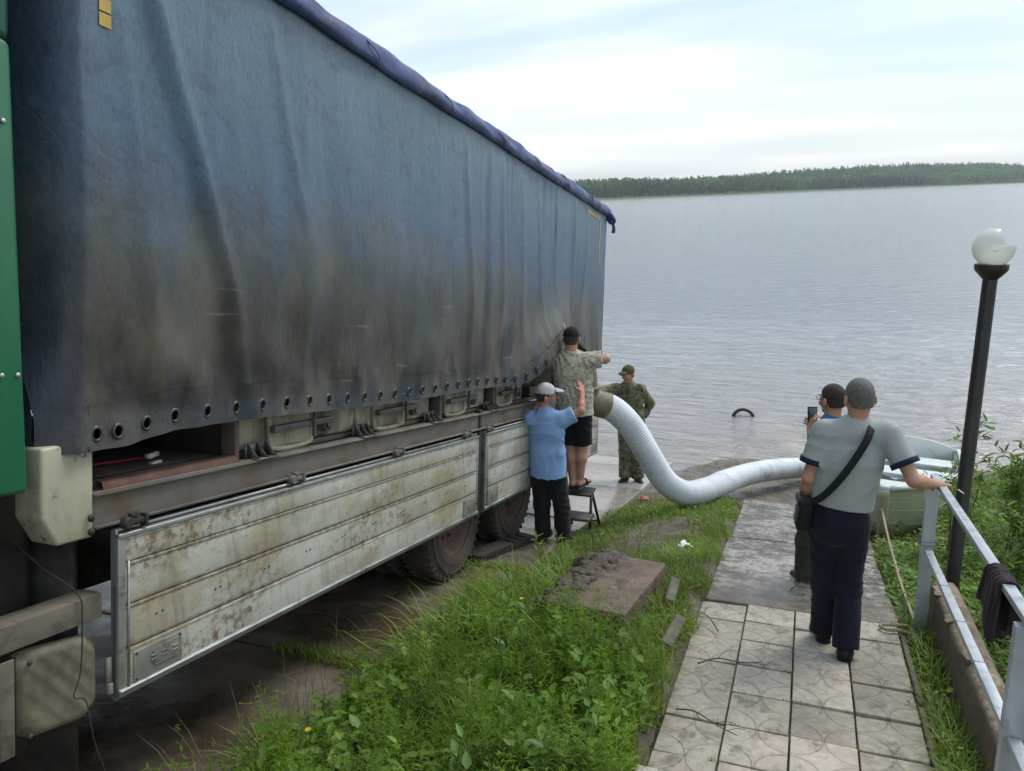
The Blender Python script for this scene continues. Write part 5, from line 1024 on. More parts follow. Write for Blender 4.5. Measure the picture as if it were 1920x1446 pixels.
def make_boat():
    # axis from bow (near) to stern (in the water)
    bow = np.array([.80, 8.12, 0]); st = np.array([1.36, 11.35, 0]); ax = (st - bow) / np.linalg.norm(st - bow); pr = np.array([ax[1], -ax[0], 0]); L = 3.28
    root = tag(empty('rowing_boat', (bow[0], bow[1], 1.05)), 'pale green and white rowing boat pulled up bow first beside the lower path', 'boat'); o = np.array([bow[0], bow[1], 1.05])
    n = 26; T = np.linspace(0, 1, n)
    def sec(t):
        half = .66 * (1 - (1 - min(1, t / .62)) ** 2.3) ** .8 if t < .62 else .66 - .05 * ((t - .62) / .38) ** 2
        half = max(half, .055)
        keel = .95 - .24 * t - .10 * sstep(0, .25, t) + .04 * (1 - t) ** 6; gun = 1.545 - .155 * t * 3.28 * .85 + .10 * (1 - t) ** 2
        return half, float(keel), float(gun)
    def station(t, inset=0.0):
        h, k, g = sec(t); h = max(h - inset, .02); k = k + inset; v = []
        for (f, z) in ((1, 1.0), (.985, .80), (.95, .58), (.86, .34), (.60, .13), (.28, .04), (0, 0)):
            rake = .20 * (1 - t) ** 8 * (1 - z)
            v.append(bow + ax * (t * L + rake) + pr * (h * f) + np.array([0, 0, k + (g - k) * z]))
        mir = [q - 2 * pr * ((q - bow) @ pr) for q in v[:-1]][::-1]; return np.array(v + mir)
    hull = NT('boat_paint'); v = hull.coord('Object'); nn = hull.noise(v, 2.4, 6, .6); n2 = hull.noise(v, 18, 5, .65); z = hull.sep(v)[2]
    col = hull.ramp(nn, (.35, (.47, .49, .36)), (.66, (.36, .38, .27))); rs = hull.ramp(hull.math('ADD', n2, hull.math('MULTIPLY', z, -.35)), (.48, 0), (.68, 1)); col = hull.mix(hull.math('MULTIPLY', rs, .7), col, (.15, .13, .075))
    hull.bump(n2, .2, .006); hull.set(Base_Color=col, Roughness=.42)
    white = pm('boat_white', (.60, .64, .63), (.50, .55, .54), 4, .38, .12, 40, .002, dirt=[((.24, .25, .20), 3, .55, .75, (1, 1, 1))])
    P = np.array([station(t) for t in T]) - o; m = MB().grid(P); hu = m.build('hull', hull.m, root, True)
    Pi = np.array([station(t, .026) for t in T[3:]]) - o; Pi[:, :, 2] = np.minimum(Pi[:, :, 2], P[3:, :1, 2]); MB().grid(Pi[::-1]).build('inner_lining', white, root, True)
    for s in (0, -1): MB().tube(P[:, s] + pr * (.012 if s == 0 else -.012), .030, 8).build('gunwale', white, root, True)
    MB().tube([P[0, 0], P[0, 0] * .5 + P[0, -1] * .5 - ax * .02, P[0, -1]], .034, 8).build('bow_cap', white, root, True)
    sc_ = (P[0, 0] + P[0, -1]) / 2; MB().tube(spline([P[0, 6] + ax * .05, P[0, 6] * .7 + sc_ * .3 - ax * .0, sc_ - ax * .015], 14), np.linspace(.035, .062, 14), 12).build('stem', hull.m, root, True)
    # lapped strakes standing proud of the hull
    for z_ in (1, 2, 3):
        for s in (z_, 12 - z_): MB().tube(P[:, s], .004, 6).build('strake', hull.m, root, True)
    MB().tube([P[0, 6] + [0, 0, .0], P[3, 6] - [0, 0, .012], P[10, 6] - [0, 0, .015], P[-1, 6] - [0, 0, .012]], .018, 6).build('keel', hull.m, root, True)
    tp = P[-1]; m = MB(); top = [tp[0] + (tp[12] - tp[0]) * q + np.array([0, 0, .13 * math.sin(math.pi * q) ** .7]) for q in np.linspace(0, 1, 9)]
    ring = [*tp, *top[::-1][1:-1]]; k = len(ring); m.add([*ring, *[q + ax * .03 for q in ring]], [tuple(range(k))[::-1], tuple(range(k, 2 * k))] + [(i, (i + 1) % k, k + (i + 1) % k, k + i) for i in range(k)]); tr = m.build('transom', white, root)
    MB().box(np.array(top[5]) - [0, 0, .10] - ax * .012, (.18, .012, .13), (0, 0, -math.atan2(ax[0], ax[1])), .004).build('motor_pad', white, tr)
    for t in (.30, .56, .84):
        h, kk, g = sec(t); c = bow + ax * t * L + np.array([0, 0, g - .11]) - o; MB().box(c, (2 * h - .05, .24, .03), (0.05, 0, -math.atan2(ax[0], ax[1])), .006).build('bench', white, root)
    MB().add([P[0, 0], P[0, 12], P[4, 12] * .97 + P[4, 0] * .03, P[4, 0] * .97 + P[4, 12] * .03], [(0, 1, 2, 3)]).build('fore_deck', white, root)
    rg = MB(); a = np.linspace(0, 2 * np.pi, 16); c = (P[0, 6] * .35 + (P[0, 0] + P[0, 12]) * .325) - ax * .075; rg.tube(np.array([c + np.array([0, 0, .02 * math.cos(t)]) - ax * .02 * math.sin(t) for t in a]), .006, 6); rg.build('mooring_ring', pm('rusty_iron', (.10, .05, .03), rough=.8), root, True)
    # dark bundle lying in the boat
    sk = SDF((-.45, -.35, -.1), (.45, .35, .3), .014); sk.ell((0, 0, .05), (.34, .20, .09), None, .05); sk.ell((-.16, .05, .12), (.16, .13, .09), rotz(.5), .06); sk.ell((.18, -.06, .08), (.15, .10, .07), rotz(-.5), .06); sk.displace(lambda x, y, z: .016 * np.sin(24 * x + 5 * np.sin(13 * y)) * np.sin(21 * y + 8 * z))
    s_ = sk.mesh('tarpaulin_bundle', cloth('dark_canvas', (.07, .066, .065), (.11, .10, .10), .9), None); s_.location = tuple(bow + ax * .72 + pr * .05 + np.array([0, 0, 1.33])); s_.rotation_euler = (-.1, 0, .3); tag(s_, 'dark grey canvas bundle lying inside the boat near the bow', 'bundle')
    return c + o
def make_rope(ringp):
    root = tag(empty('mooring_rope', (.77, 5.33, 1.69)), 'pale mooring rope running from the boat bow to the foot of the handrail', 'rope'); o = np.array([.77, 5.33, 1.69])
    t = NT('hemp_rope'); v = t.coord('Object', (60, 60, 60)); t.bump(t.noise(v, 4, 3), .4, .003); t.set(Base_Color=t.ramp(t.noise(v, .4, 4), (.35, (.40, .33, .22)), (.7, (.27, .22, .145))), Roughness=.9)
    a = np.asarray(ringp); e = np.array([.775, 5.32, 1.74])
    def strand(P, r, n=160, tw=90):
        P = spline(P, n); L = np.concatenate([[0], np.cumsum(np.linalg.norm(np.diff(P, axis=0), axis=1))]); m = MB()
        T = np.gradient(P, axis=0); T /= np.linalg.norm(T, axis=1)[:, None]; u = np.cross(T, [0, 0, 1.]); u /= np.linalg.norm(u, axis=1)[:, None] + 1e-9; w = np.cross(T, u)
        for k in range(3):
            ph = L * tw + 2 * math.pi * k / 3; m.tube(P + r * .55 * (np.cos(ph)[:, None] * u + np.sin(ph)[:, None] * w) - o, r * .58, 5, False)
        return m
    mid = a * .5 + e * .5 - np.array([0, 0, .06]); strand([a, a * .75 + e * .25 - [0, 0, .045], mid, a * .25 + e * .75 - [0, 0, .05], e], .011, 260).build('taut_line', t.m, root, True)
    k = a + [0, -.02, 0]; strand([k + [.02, 0, .02], k + [-.015, -.015, .0], k + [.015, -.02, -.015], k + [0, 0, .02], k + [.01, .01, -.02]], .010, 60).build('knot', t.m, root, True)
    strand([k, k + [-.02, -.02, -.15], k + [-.03, -.01, -.33], k + [-.06, -.04, -.47]], .008, 60).build('loose_end', t.m, root, True)
    strand([e, (.80, 5.27, 1.73), (.82, 5.20, 1.71), (.76, 5.17, 1.715), (.73, 5.24, 1.725), (.62, 5.22, 1.728), (.56, 5.19, 1.732), (.60, 5.14, 1.735), (.68, 5.16, 1.732), (.74, 5.12, 1.735), (.76, 5.02, 1.74)], .011, 160).build('coil', t.m, root, True)
def make_cloth():
    y0 = 3.41; zr = 2.80 + .117 * (5.2 - y0) + .02; root = np.array([.80, y0, zr]); ny, nk = 34, 60; P = np.zeros((ny, nk, 3))
    for i in range(ny):
        u = i / (ny - 1); yy = (u - .5) * .24
        Ll, Lr = .27 + .02 * math.sin(u * 9) - .10 * sstep(.62, .68, u), .33 + .05 * math.sin(u * 7 + 1) - .13 * (1 - sstep(.40, .46, u))
        for j in range(nk):
            s = -Ll + (Ll + Lr) * j / (nk - 1); fl = .014 * math.sin(u * 26 + 1.3 * math.sin(s * 9)) * min(1, abs(s) * 7) + .010 * math.sin(u * 47 + s * 6)
            a = .028
            if abs(s) < a * 1.6: th_ = s / a; x, z = a * math.sin(th_), a * math.cos(th_) - a + .006
            else: d = abs(s) - a * 1.6; x, z = math.copysign(a * .99 + .010 * min(1, d * 6), s), -a - d
            P[i, j] = (x + fl * (1 if s > 0 else .8), yy * (1 + .12 * abs(s) * 2) + .012 * math.sin(s * 13 + u * 4), z - .117 * yy)
    m = MB().grid(P); q = MB(); q.add(m.v[0], m.f)
    o = q.build('dark_garment', cloth('dark_knit', (.020, .014, .018), (.034, .024, .028), .95, 400, 8, .6), None, True); o.location = root
    md = o.modifiers.new('thick', 'SOLIDIFY'); md.thickness = .006; tag(o, 'dark knitted garment hung over the top rail of the handrail', 'garment')
def make_debris():
    # half buried concrete block with mud on top
    b = np.array([-1.20, 4.86, float(ground_z(-1.2, 4.86)) + .10]); root = tag(empty('concrete_block', b, (-.16, .02, -.06)), 'mud caked concrete slab lying in the grass left of the tiled path', 'concrete block')
    cm = pm('muddy_concrete', (.155, .105, .080), (.095, .065, .05), 4, .7, .6, 30, .012, dirt=[((.05, .034, .026), 6, .5, .65, (1, 1, 1)), ((.25, .21, .165), 9, .62, .75, (1, 1, 1))])
    MB().box((.05, 0, .0), (.40, 1.16, .28), None, .02).build('block', cm, root)
    mud = pm('wet_mud', (.060, .042, .032), (.10, .075, .058), 9, .45, 1.0, 45, .03)
    K = SDF((-.5, -.75, -.1), (.3, .75, .30), .012)
    for k in range(150):
        x, y = -.2 + random.gauss(0, .085), random.uniform(-.62, .6); r = random.uniform(.022, .065); K.ell((x, y, .08 + .06 * math.exp(-((x + .2) / .12) ** 2) + random.uniform(-.02, .02)), (r, r * random.uniform(.8, 1.3), r * .75), rotz(random.uniform(0, 3)), .012)
    K.displace(lambda x, y, z: .007 * np.sin(60 * x + 20 * y) * np.sin(75 * y + 40 * z)); K.mesh('mud_heap', mud, root)
    kb = pm('old_kerb', (.14, .125, .095), (.085, .075, .058), 5, .85, .6, 40, .008, dirt=[((.06, .055, .03), 5, .52, .68, (1, 1, 1))])
    for (x, y, dz, d, r, lab) in ((-.82, 5.02, .025, (.07, .42, .20), (-.12, .25, .03), 'short grey kerb stone standing on edge beside the muddy concrete slab'), (-.72, 4.42, .015, (.075, .46, .18), (-.15, .35, -.10), 'tilted grey kerb stone at the grass edge of the upper tiles'), (-.78, 3.05, -.01, (.09, .9, .14), (-.1, .1, .02), 'long grey kerb stone sunk in weeds at the near end of the tiles')):
        o = MB().box((0, 0, 0), d, None, .012).build('kerb_stone', kb, None, False, (x, y, float(ground_z(x, y)) + dz), r); tag(o, lab, 'kerb stone', 'loose kerb stones along the path')
    wood = pm('dirty_timber', (.10, .085, .068), (.055, .045, .036), 5, .8, .6, 60, .006, stretch=(6, .7, 6)); c = np.array([-2.72, 6.52, float(ramp_z(6.52)) + .035]); r = tag(empty('timber_chock', c, (-TH, .03, -.22)), 'muddy timber board with metal straps lying behind the truck wheel', 'timber')
    MB().box((0, 0, 0), (.19, 1.0, .06), (0, 0, 0), .006).build('board', wood, r); MB().box((.085, 0, -.01), (.03, 1.0, .08), None, .004).build('side_rail', pm('dark_timber', (.03, .024, .018), (.02, .017, .013), rough=.85), r)
    for y in (.12, .24, .36): MB().box((-.01, y, .034), (.15, .05, .012), (0, 0, .1), .003).build('strap', pm('dark_strap', (.022, .02, .018), rough=.7), r)
    ty = tag(empty('sunken_tyre', (-1.17, 16.33, -.10), (math.radians(84), 0, math.radians(4))), 'black rubber tyre standing half sunk in the shallow water', 'tyre'); rb = pm('wet_rubber', (.012, .012, .013), rough=.4)
    m = MB(); a = np.linspace(0, 2 * np.pi, 48); 
    tr = MB().lathe([(.185, -.045), (.205, -.06), (.235, -.06), (.246, -.035), (.25, 0), (.246, .035), (.235, .06), (.205, .06), (.185, .045), (.182, 0), (.185, -.045)], 48, caps=False).build('tread', rb, ty, True)
    wl = pm('white_plastic', (.72, .72, .70), rough=.6, bump=0)
    for (x, y, s, lab, mat_) in ((-.93, 6.42, .10, 'crumpled white plastic scrap in the grass beside the lower path', wl), (-1.93, 4.02, .06, 'small white scrap in the weeds near the ramp edge', wl), (-1.93, 9.62, .13, 'faded red scrap of plastic in the grass under the hose', pm('red_plastic', (.42, .14, .09), rough=.6, bump=0))):
        K = SDF((-s, -s, -s), (s, s, s), s / 14)
        for k in range(6): K.ell((random.uniform(-.5, .5) * s, random.uniform(-.4, .4) * s, random.uniform(-.1, .2) * s), np.array([.45, .2, .1]) * s, rotz(random.uniform(0, 6)) @ rotx(random.uniform(-.7, .7)), .01)
        q = K.mesh('litter', mat_, None); q.location = (x, y, float(ground_z(x, y)) + .06); tag(q, lab, 'litter', 'litter in the grass')
    tw = pm('brown_twig', (.11, .07, .045), (.07, .045, .03), 9, .8, .3)
    for k, (x, y, a, lab) in enumerate(((-.52, 4.25, .3, 'forked dry twig lying across the left column of tiles'), (-.45, 4.75, 2.2, 'dry reddish sprig on the upper left tiles'), (-.56, 3.7, -.5, 'long thin dry twig arching from the weeds onto the lower tiles'), (-.02, 5.75, .9, 'thin bent twig on the muddy slab by the trainer'))):
        z = float(path_z(y)) + .008; m = MB(); d = np.array([math.cos(a), math.sin(a), 0]); p = np.array([[0, 0, 0.], d * .12 + [0, .02, .03], d * .25 + [.02, 0, .02], d * .38 + [0, .03, .01]]); p[:, 2] -= .111 * p[:, 1] * 1.0; m.tube(spline(p, 16), np.linspace(.005, .002, 16), 5)
        for j in (5, 9, 12): q = spline(p, 16)[j]; e = q + rotz(random.choice((-1, 1)) * .7) @ d * .09 + [0, 0, .015]; m.tube([q, q * .5 + e * .5 + [0, 0, .01], e], .002, 4)
        o_ = m.build('twig', tw, None, True, (x, y, z)); tag(o_, lab, 'twig', 'dry twigs on the path')
make_hose(); make_stool(); make_rope(make_boat()); make_cloth(); make_debris()
# ------------------------------------------------------------------ vegetation
LEAF_V = np.array([(0, 0, 0), (-.5, .28, .05), (0, .28, -.03), (.5, .28, .05), (-.42, .62, .03), (0, .62, -.05), (.42, .62, .03), (0, 1, -.10)], float)
LEAF_F3 = np.array([(0, 2, 1), (0, 3, 2), (4, 5, 7), (5, 6, 7)]); LEAF_F4 = np.array([(1, 2, 5, 4), (2, 3, 6, 5)])
def leaves_np(pos, yaw, pitch, ln, wd, roll=None):
    n = len(pos); roll = np.zeros(n) if roll is None else roll
    cy, sy, cp, sp, cr, sr = np.cos(yaw), np.sin(yaw), np.cos(pitch), np.sin(pitch), np.cos(roll), np.sin(roll)
    Y = np.stack([-sy * cp, cy * cp, sp], 1); X0 = np.stack([cy, sy, np.zeros(n)], 1); Z0 = np.cross(X0, Y); X = X0 * cr[:, None] + Z0 * sr[:, None]; Z = np.cross(X, Y)
    V = pos[:, None, :] + (LEAF_V[None, :, 0:1] * wd[:, None, None]) * X[:, None, :] + (LEAF_V[None, :, 1:2] * ln[:, None, None]) * Y[:, None, :] + (LEAF_V[None, :, 2:3] * ln[:, None, None]) * Z[:, None, :]
    off = (np.arange(n) * 8)[:, None, None]; return V.reshape(-1, 3), (LEAF_F3[None] + off).reshape(-1, 3), (LEAF_F4[None] + off).reshape(-1, 4)
SV = np.array([(0, 0, 0), (-.5, .42, .02), (0, .45, -.04), (.5, .42, .02), (0, 1, -.12)]); SF = np.array([(0, 2, 1), (0, 3, 2), (1, 2, 4), (2, 3, 4)])
def leaflets_np(pos, yaw, pitch, ln, wd):
    n = len(pos); cy, sy, cp, sp = np.cos(yaw), np.sin(yaw), np.cos(pitch), np.sin(pitch)
    Y = np.stack([-sy * cp, cy * cp, sp], 1); X = np.stack([cy, sy, np.zeros(n)], 1); Z = np.cross(X, Y)
    V = pos[:, None, :] + (SV[None, :, 0:1] * wd[:, None, None]) * X[:, None, :] + (SV[None, :, 1:2] * ln[:, None, None]) * Y[:, None, :] + (SV[None, :, 2:3] * ln[:, None, None]) * Z[:, None, :]
    return V.reshape(-1, 3), (SF[None] + (np.arange(n) * 5)[:, None, None]).reshape(-1, 3), np.zeros((0, 4), int)
def blades_np(pos, h, w, yaw, bend):
    n = len(pos); d = np.stack([np.cos(yaw), np.sin(yaw), np.zeros(n)], 1); s = np.stack([-np.sin(yaw), np.cos(yaw), np.zeros(n)], 1); V = []
    for t, wf in ((0, 1), (.4, .85), (.75, .55)):
        c = pos + d * (bend * h * t ** 2)[:, None]; c = c + np.array([0, 0, 1.]) * (h * t * (1 - .35 * bend * t))[:, None]; V += [c - s * (w * wf * .5)[:, None], c + s * (w * wf * .5)[:, None]]
    V.append(pos + d * (bend * h)[:, None] + np.array([0, 0, 1.]) * (h * (1 - .45 * bend))[:, None])
    V = np.stack(V, 1).reshape(-1, 3); o = (np.arange(n) * 7)[:, None, None]
    F4 = np.array([(0, 1, 3, 2), (2, 3, 5, 4)])[None] + o; F3 = np.array([(4, 5, 6)])[None] + o; return V, F3.reshape(-1, 3), F4.reshape(-1, 4)
class Veg:
    def __init__(s): s.v, s.f3, s.f4, s.n = [], [], [], 0
    def add(s, r): v, a, b = r; s.v.append(v); s.f3.append(a + s.n); s.f4.append(b + s.n); s.n += len(v)
    def build(s, name, m, parent=None): return mesh_np(name, np.concatenate(s.v), [q for q in (np.concatenate(s.f3), np.concatenate(s.f4)) if len(q)], m, parent)
def scatter(n, x0, x1, y0, y1, dens):
    x = rng.uniform(x0, x1, n); y = rng.uniform(y0, y1, n); k = rng.uniform(0, 1, n) < dens(x, y); return x[k], y[k]
G1 = [(.105, .185, .018), (.15, .245, .028), (.19, .275, .040), (.23, .285, .062)]
def tall_zone(x, y):   # where the foreground weeds stand high
    c = sstep(-2.5, -2.2, x + .10 * np.sin(y * 5)) * (1 - sstep(-.74, -.57, x + .05 * np.sin(y * 8))); t = (1 - sstep(4.25, 5.15, y + .9 * (x + 1.6)))
    return c * t
CL = np.stack([rng.uniform(-2.4, -.55, 150), rng.uniform(1.9, 5.4, 150)], 1); CH = rng.uniform(.45, 1.5, 150); CS = rng.uniform(.7, 1.35, 150)
def clump(x, y):
    d = (x[:, None] - CL[:, 0]) ** 2 + (y[:, None] - CL[:, 1]) ** 2; i = d.argmin(1); return i, np.clip(1.15 - np.sqrt(d[np.arange(len(x)), i]) / .16, .35, 1)
def strip_dens(x, y):
    e = sstep(-2.42, -2.22, x + .06 * np.sin(y * 9) + .08 * fbm(x * 3, y * 3, 71)) * (1 - sstep(-.72, -.60, x - .05 * np.sin(y * 7)))
    mud = np.exp(-(((x + 1.3) / .55) ** 2 + ((y - 7.3) / 1.25) ** 2)) * (.6 + .8 * (fbm(x * 3, y * 3, 99) * .5 + .5)); mud = np.clip(mud * 1.25, 0, 1) ; blk = ((x > -1.48) & (x < -.92) & (y > 4.42) & (y < 5.5))
    return np.clip(e * (1 - .93 * mud) * (1 - sstep(9.0, 9.9, y + .5 * (x + 1.5))) * (.45 + .9 * (fbm(x * 2.2, y * 2.2, 77) * .5 + .5)) * np.where(blk, .03, 1), 0, 1)
def right_dens(x, y):
    e = np.where(y < 5.42, sstep(1.06, 1.12, x), sstep(.66, .74, x - .03 * np.sin(y * 6))); boat = (np.abs((x - .80) - (y - 8.12) * .175) < .5) & (y > 7.75)
    return np.clip(e * (1 - sstep(12.2, 13.0, y)) * np.where(boat, .1, 1) * (.5 + .8 * (fbm(x * 2, y * 2, 79) * .5 + .5)), 0, 1)
def make_grass():
    gm = leafmat('grass_blade', G1, .35, .55, 1.3, dry=((.26, .21, .09), .05))
    V = Veg()
    x, y = scatter(60000, -2.5, -.55, 4.0, 10.2, strip_dens); n = len(x); h = rng.uniform(.05, .13, n) * (1 + .7 * (1 - sstep(5, 7, y))); V.add(blades_np(np.stack([x, y, ground_z(x, y) - .01], 1), h, rng.uniform(.004, .008, n), rng.uniform(0, 6.3, n), rng.uniform(.2, 1.1, n)))
    x, y = scatter(36000, -2.6, -.6, 1.9, 5.4, lambda x, y: tall_zone(x, y) * (.35 + .65 * (fbm(x * 2.5, y * 2.5, 80) * .5 + .5))); n = len(x); i_, e_ = clump(x, y); h = rng.uniform(.12, .36, n) * CH[i_] * (.5 + .5 * e_); V.add(blades_np(np.stack([x, y, ground_z(x, y) - .01], 1), h, rng.uniform(.005, .010, n), rng.uniform(0, 6.3, n), rng.uniform(.15, 1.0, n)))
    # long arching tussocks near the ramp edge
    for cx_, cy_, k in ((-2.02, 4.35, 260), (-1.85, 4.75, 180), (-2.12, 3.9, 130), (-1.62, 5.05, 120), (-1.5, 4.2, 90)):
        x = rng.normal(cx_, .10, k); y = rng.normal(cy_, .12, k); V.add(blades_np(np.stack([x, y, ground_z(x, y)], 1), rng.uniform(.3, .62, k), rng.uniform(.006, .011, k), rng.uniform(0, 6.3, k), rng.uniform(.5, 1.25, k)))
    x, y = scatter(52000, .64, 5.5, 5.2, 13, right_dens); n = len(x); V.add(blades_np(np.stack([x, y, ground_z(x, y) - .01], 1), rng.uniform(.06, .2, n) * (1 + .6 * sstep(1.5, 3, x)), rng.uniform(.005, .010, n), rng.uniform(0, 6.3, n), rng.uniform(.2, 1.1, n)))
    x, y = scatter(20000, 1.05, 5.5, 1.6, 5.5, right_dens); n = len(x); V.add(blades_np(np.stack([x, y, ground_z(x, y) - .01], 1), rng.uniform(.10, .32, n), rng.uniform(.006, .011, n), rng.uniform(0, 6.3, n), rng.uniform(.2, 1.0, n)))
    # gap between tiles and wall, joints in the ramp and in the tiles
    x = rng.uniform(.71, .86, 3800); y = rng.uniform(1.9, 5.35, 3800); k = rng.uniform(0, 1, 3800) < .35 + .65 * (fbm(x * 0, y * 2.3, 91) > -.1); x, y = x[k], y[k]; n = len(x); V.add(blades_np(np.stack([x, y, path_z(y) - .04], 1), rng.uniform(.06, .26, n), rng.uniform(.004, .008, n), rng.uniform(0, 6.3, n), rng.uniform(.3, 1.2, n)))
    for yy, x0, x1, k, hh in ((5.93, -3.1, -2.25, 700, .09), (3.68, -3.2, -2.3, 900, .13), (10.2, -3.0, -2.1, 200, .04)):
        x = rng.uniform(x0, x1, k); x = x0 + (x1 - x0) * ((x - x0) / (x1 - x0)) ** .7; y = rng.normal(yy, .035, k); V.add(blades_np(np.stack([x, y, ramp_z(y) - .01], 1), rng.uniform(.3, 1, k) * hh, rng.uniform(.004, .008, k), rng.uniform(0, 6.3, k), rng.uniform(.3, 1.2, k)))
    k = 260; y = rng.choice([4.022, 3.675, 4.368, 3.33], k) + rng.normal(0, .004, k); x = rng.choice([.022, .345, -.3], k) + rng.normal(0, .05, k); V.add(blades_np(np.stack([x, y, path_z(y) - .02], 1), rng.uniform(.015, .045, k), rng.uniform(.003, .005, k), rng.uniform(0, 6.3, k), rng.uniform(.3, 1.2, k)))
    x, y = scatter(2600, -1.7, 2.2, 9.5, 13.2, lambda x, y: (fbm(x * 1.8, y * 1.8, 93) > .12) * .8 + (np.abs(y - 12.7) < .25) * .7); n = len(x); V.add(blades_np(np.stack([x, y, ground_z(x, y)], 1), rng.uniform(.03, .10, n), rng.uniform(.005, .009, n), rng.uniform(0, 6.3, n), rng.uniform(.3, 1.2, n)))
    tag(V.build('grass', gm), kind='stuff')
    # thin straw coloured stems at the lower left
    V = Veg(); x = np.concatenate([rng.uniform(-2.72, -2.35, 90), rng.uniform(-2.5, -2.0, 70)]); y = np.concatenate([rng.uniform(2.2, 3.8, 90), rng.uniform(2.1, 4.4, 70)]); n = len(x); V.add(blades_np(np.stack([x, y, ground_z(x, y)], 1), rng.uniform(.25, .6, n), rng.uniform(.003, .005, n), rng.uniform(0, 6.3, n), rng.uniform(.1, .6, n)))
    tag(V.build('straw_stems_grass', leafmat('straw_stem', [(.17, .16, .06), (.24, .20, .09), (.14, .15, .05)], .3)), kind='stuff')
def make_weeds():
    wm = leafmat('weed_leaf', [(.11, .22, .030), (.155, .27, .040), (.205, .31, .052), (.13, .235, .052)], .5, .42, 1.1)
    # feathery mass of the foreground: many stems with narrow leaflets
    V = Veg(); x, y = scatter(4600, -2.35, -.66, 1.9, 5.1, lambda x, y: tall_zone(x, y)); n = len(x); i_, e_ = clump(x, y); h = rng.uniform(.20, .48, n) * CH[i_] * (.45 + .55 * e_); k = 34; cs_ = CS[i_]
    t = rng.uniform(.15, 1, (n, k)); lean = rng.uniform(0, 6.3, n); la = rng.uniform(0, .35, n); px = x[:, None] + np.cos(lean)[:, None] * la[:, None] * h[:, None] * t ** 1.5; py = y[:, None] + np.sin(lean)[:, None] * la[:, None] * h[:, None] * t ** 1.5; pz = ground_z(x, y)[:, None] + h[:, None] * t
    pos = np.stack([px, py, pz], -1).reshape(-1, 3); m = len(pos); sz = ((1.1 - .5 * t) * rng.uniform(.032, .062, (n, 1)) * cs_[:, None]).ravel(); V.add(leaflets_np(pos, rng.uniform(0, 6.3, m), rng.uniform(-.1, 1.0, m), sz, sz * rng.uniform(.12, .22, m)))
    tag(V.build('feathery_weeds', leafmat('feathery_leaf', [(.11, .215, .014), (.165, .29, .026), (.23, .34, .040), (.14, .25, .034)], .6, .5, 3.2)), kind='stuff')
    # low broad leaved cover on both sides
    V = Veg()
    def cover(x, y, z, s0, s1, h0, h1, per):
        n = len(x); t = rng.uniform(.3, 1, (n, per)); hh = rng.uniform(h0, h1, n); px = x[:, None] + rng.normal(0, .035, (n, per)); py = y[:, None] + rng.normal(0, .035, (n, per)); pz = z[:, None] + hh[:, None] * t; pos = np.stack([px, py, pz], -1).reshape(-1, 3); m = len(pos); sz = rng.uniform(s0, s1, m); V.add(leaves_np(pos, rng.uniform(0, 6.3, m), rng.uniform(-.5, .6, m), sz, sz * rng.uniform(.38, .62, m), rng.uniform(-.4, .4, m)))
    x, y = scatter(5200, .68, 4.6, 5.3, 12.4, right_dens); cover(x, y, ground_z(x, y), .035, .075, .04, .17, 9)
    x, y = scatter(2200, 1.06, 4.6, 1.7, 5.5, right_dens); cover(x, y, ground_z(x, y), .035, .075, .06, .26, 9)
    x, y = scatter(260, -2.3, -.66, 1.9, 5.2, lambda x, y: tall_zone(x, y)); cover(x, y, ground_z(x, y), .04, .085, .12, .42, 7)
    x, y = scatter(1500, -2.25, -.66, 4.4, 9.0, lambda x, y: strip_dens(x, y) * .7); cover(x, y, ground_z(x, y), .02, .045, .02, .09, 6)
    x = rng.uniform(.72, .86, 130); y = rng.uniform(2.0, 5.0, 130); cover(x, y, path_z(y) - .03, .025, .05, .03, .16, 6)
    tag(V.build('low_weeds', wm), kind='stuff')
    # yellow flower heads
    fl = leafmat('yellow_flower', [(.60, .42, .02), (.50, .36, .03)], .2); V = Veg(); x, y = scatter(4, -2.2, -.8, 2.4, 5.0, tall_zone); n = len(x)
    for j in range(6): V.add(leaves_np(np.stack([x, y, ground_z(x, y) + .33 + .0 * j + .05 * np.sin(x * 40)], 1), np.full(n, j * 1.05), np.full(n, .3), np.full(n, .018), np.full(n, .011)))
    tag(V.build('flowers_foliage', fl), kind='stuff')
def leaf_mesh(name, L, w, mat_):
    me = mesh_np(name, LEAF_V * np.array([w, L, L]), [LEAF_F3, LEAF_F4], mat_, None, True); return me
def leafy_plant(proto, base, h, nl, L, lean, label, cat, group, stem_m, pitch=(.2, .8), branch=0, whorl=2.4):
    root = tag(empty('leafy_plant', base), label, cat, group); z = np.linspace(0, 1, 8); la = np.array([math.cos(lean[0]), math.sin(lean[0])]) * lean[1]
    P = np.stack([la[0] * h * z ** 1.7, la[1] * h * z ** 1.7, h * z * (1 - .15 * lean[1] * z)], 1); MB().tube(P, np.linspace(.0045, .0018, 8) * (1 + h * .6), 5).build('stem', stem_m, root, True)
    a = random.uniform(0, 6)
    for k in range(nl):
        t = .22 + .78 * (k + .5) / nl; p = np.array([np.interp(t, z, P[:, i]) for i in range(3)]); a += whorl; s = L * (1.15 - .55 * t) * random.uniform(.8, 1.2)
        o = share(proto, root, tuple(p), (random.uniform(*pitch) * (.5 + t), random.uniform(-.25, .25), a), (s, s, s), 'leaf')
    return root
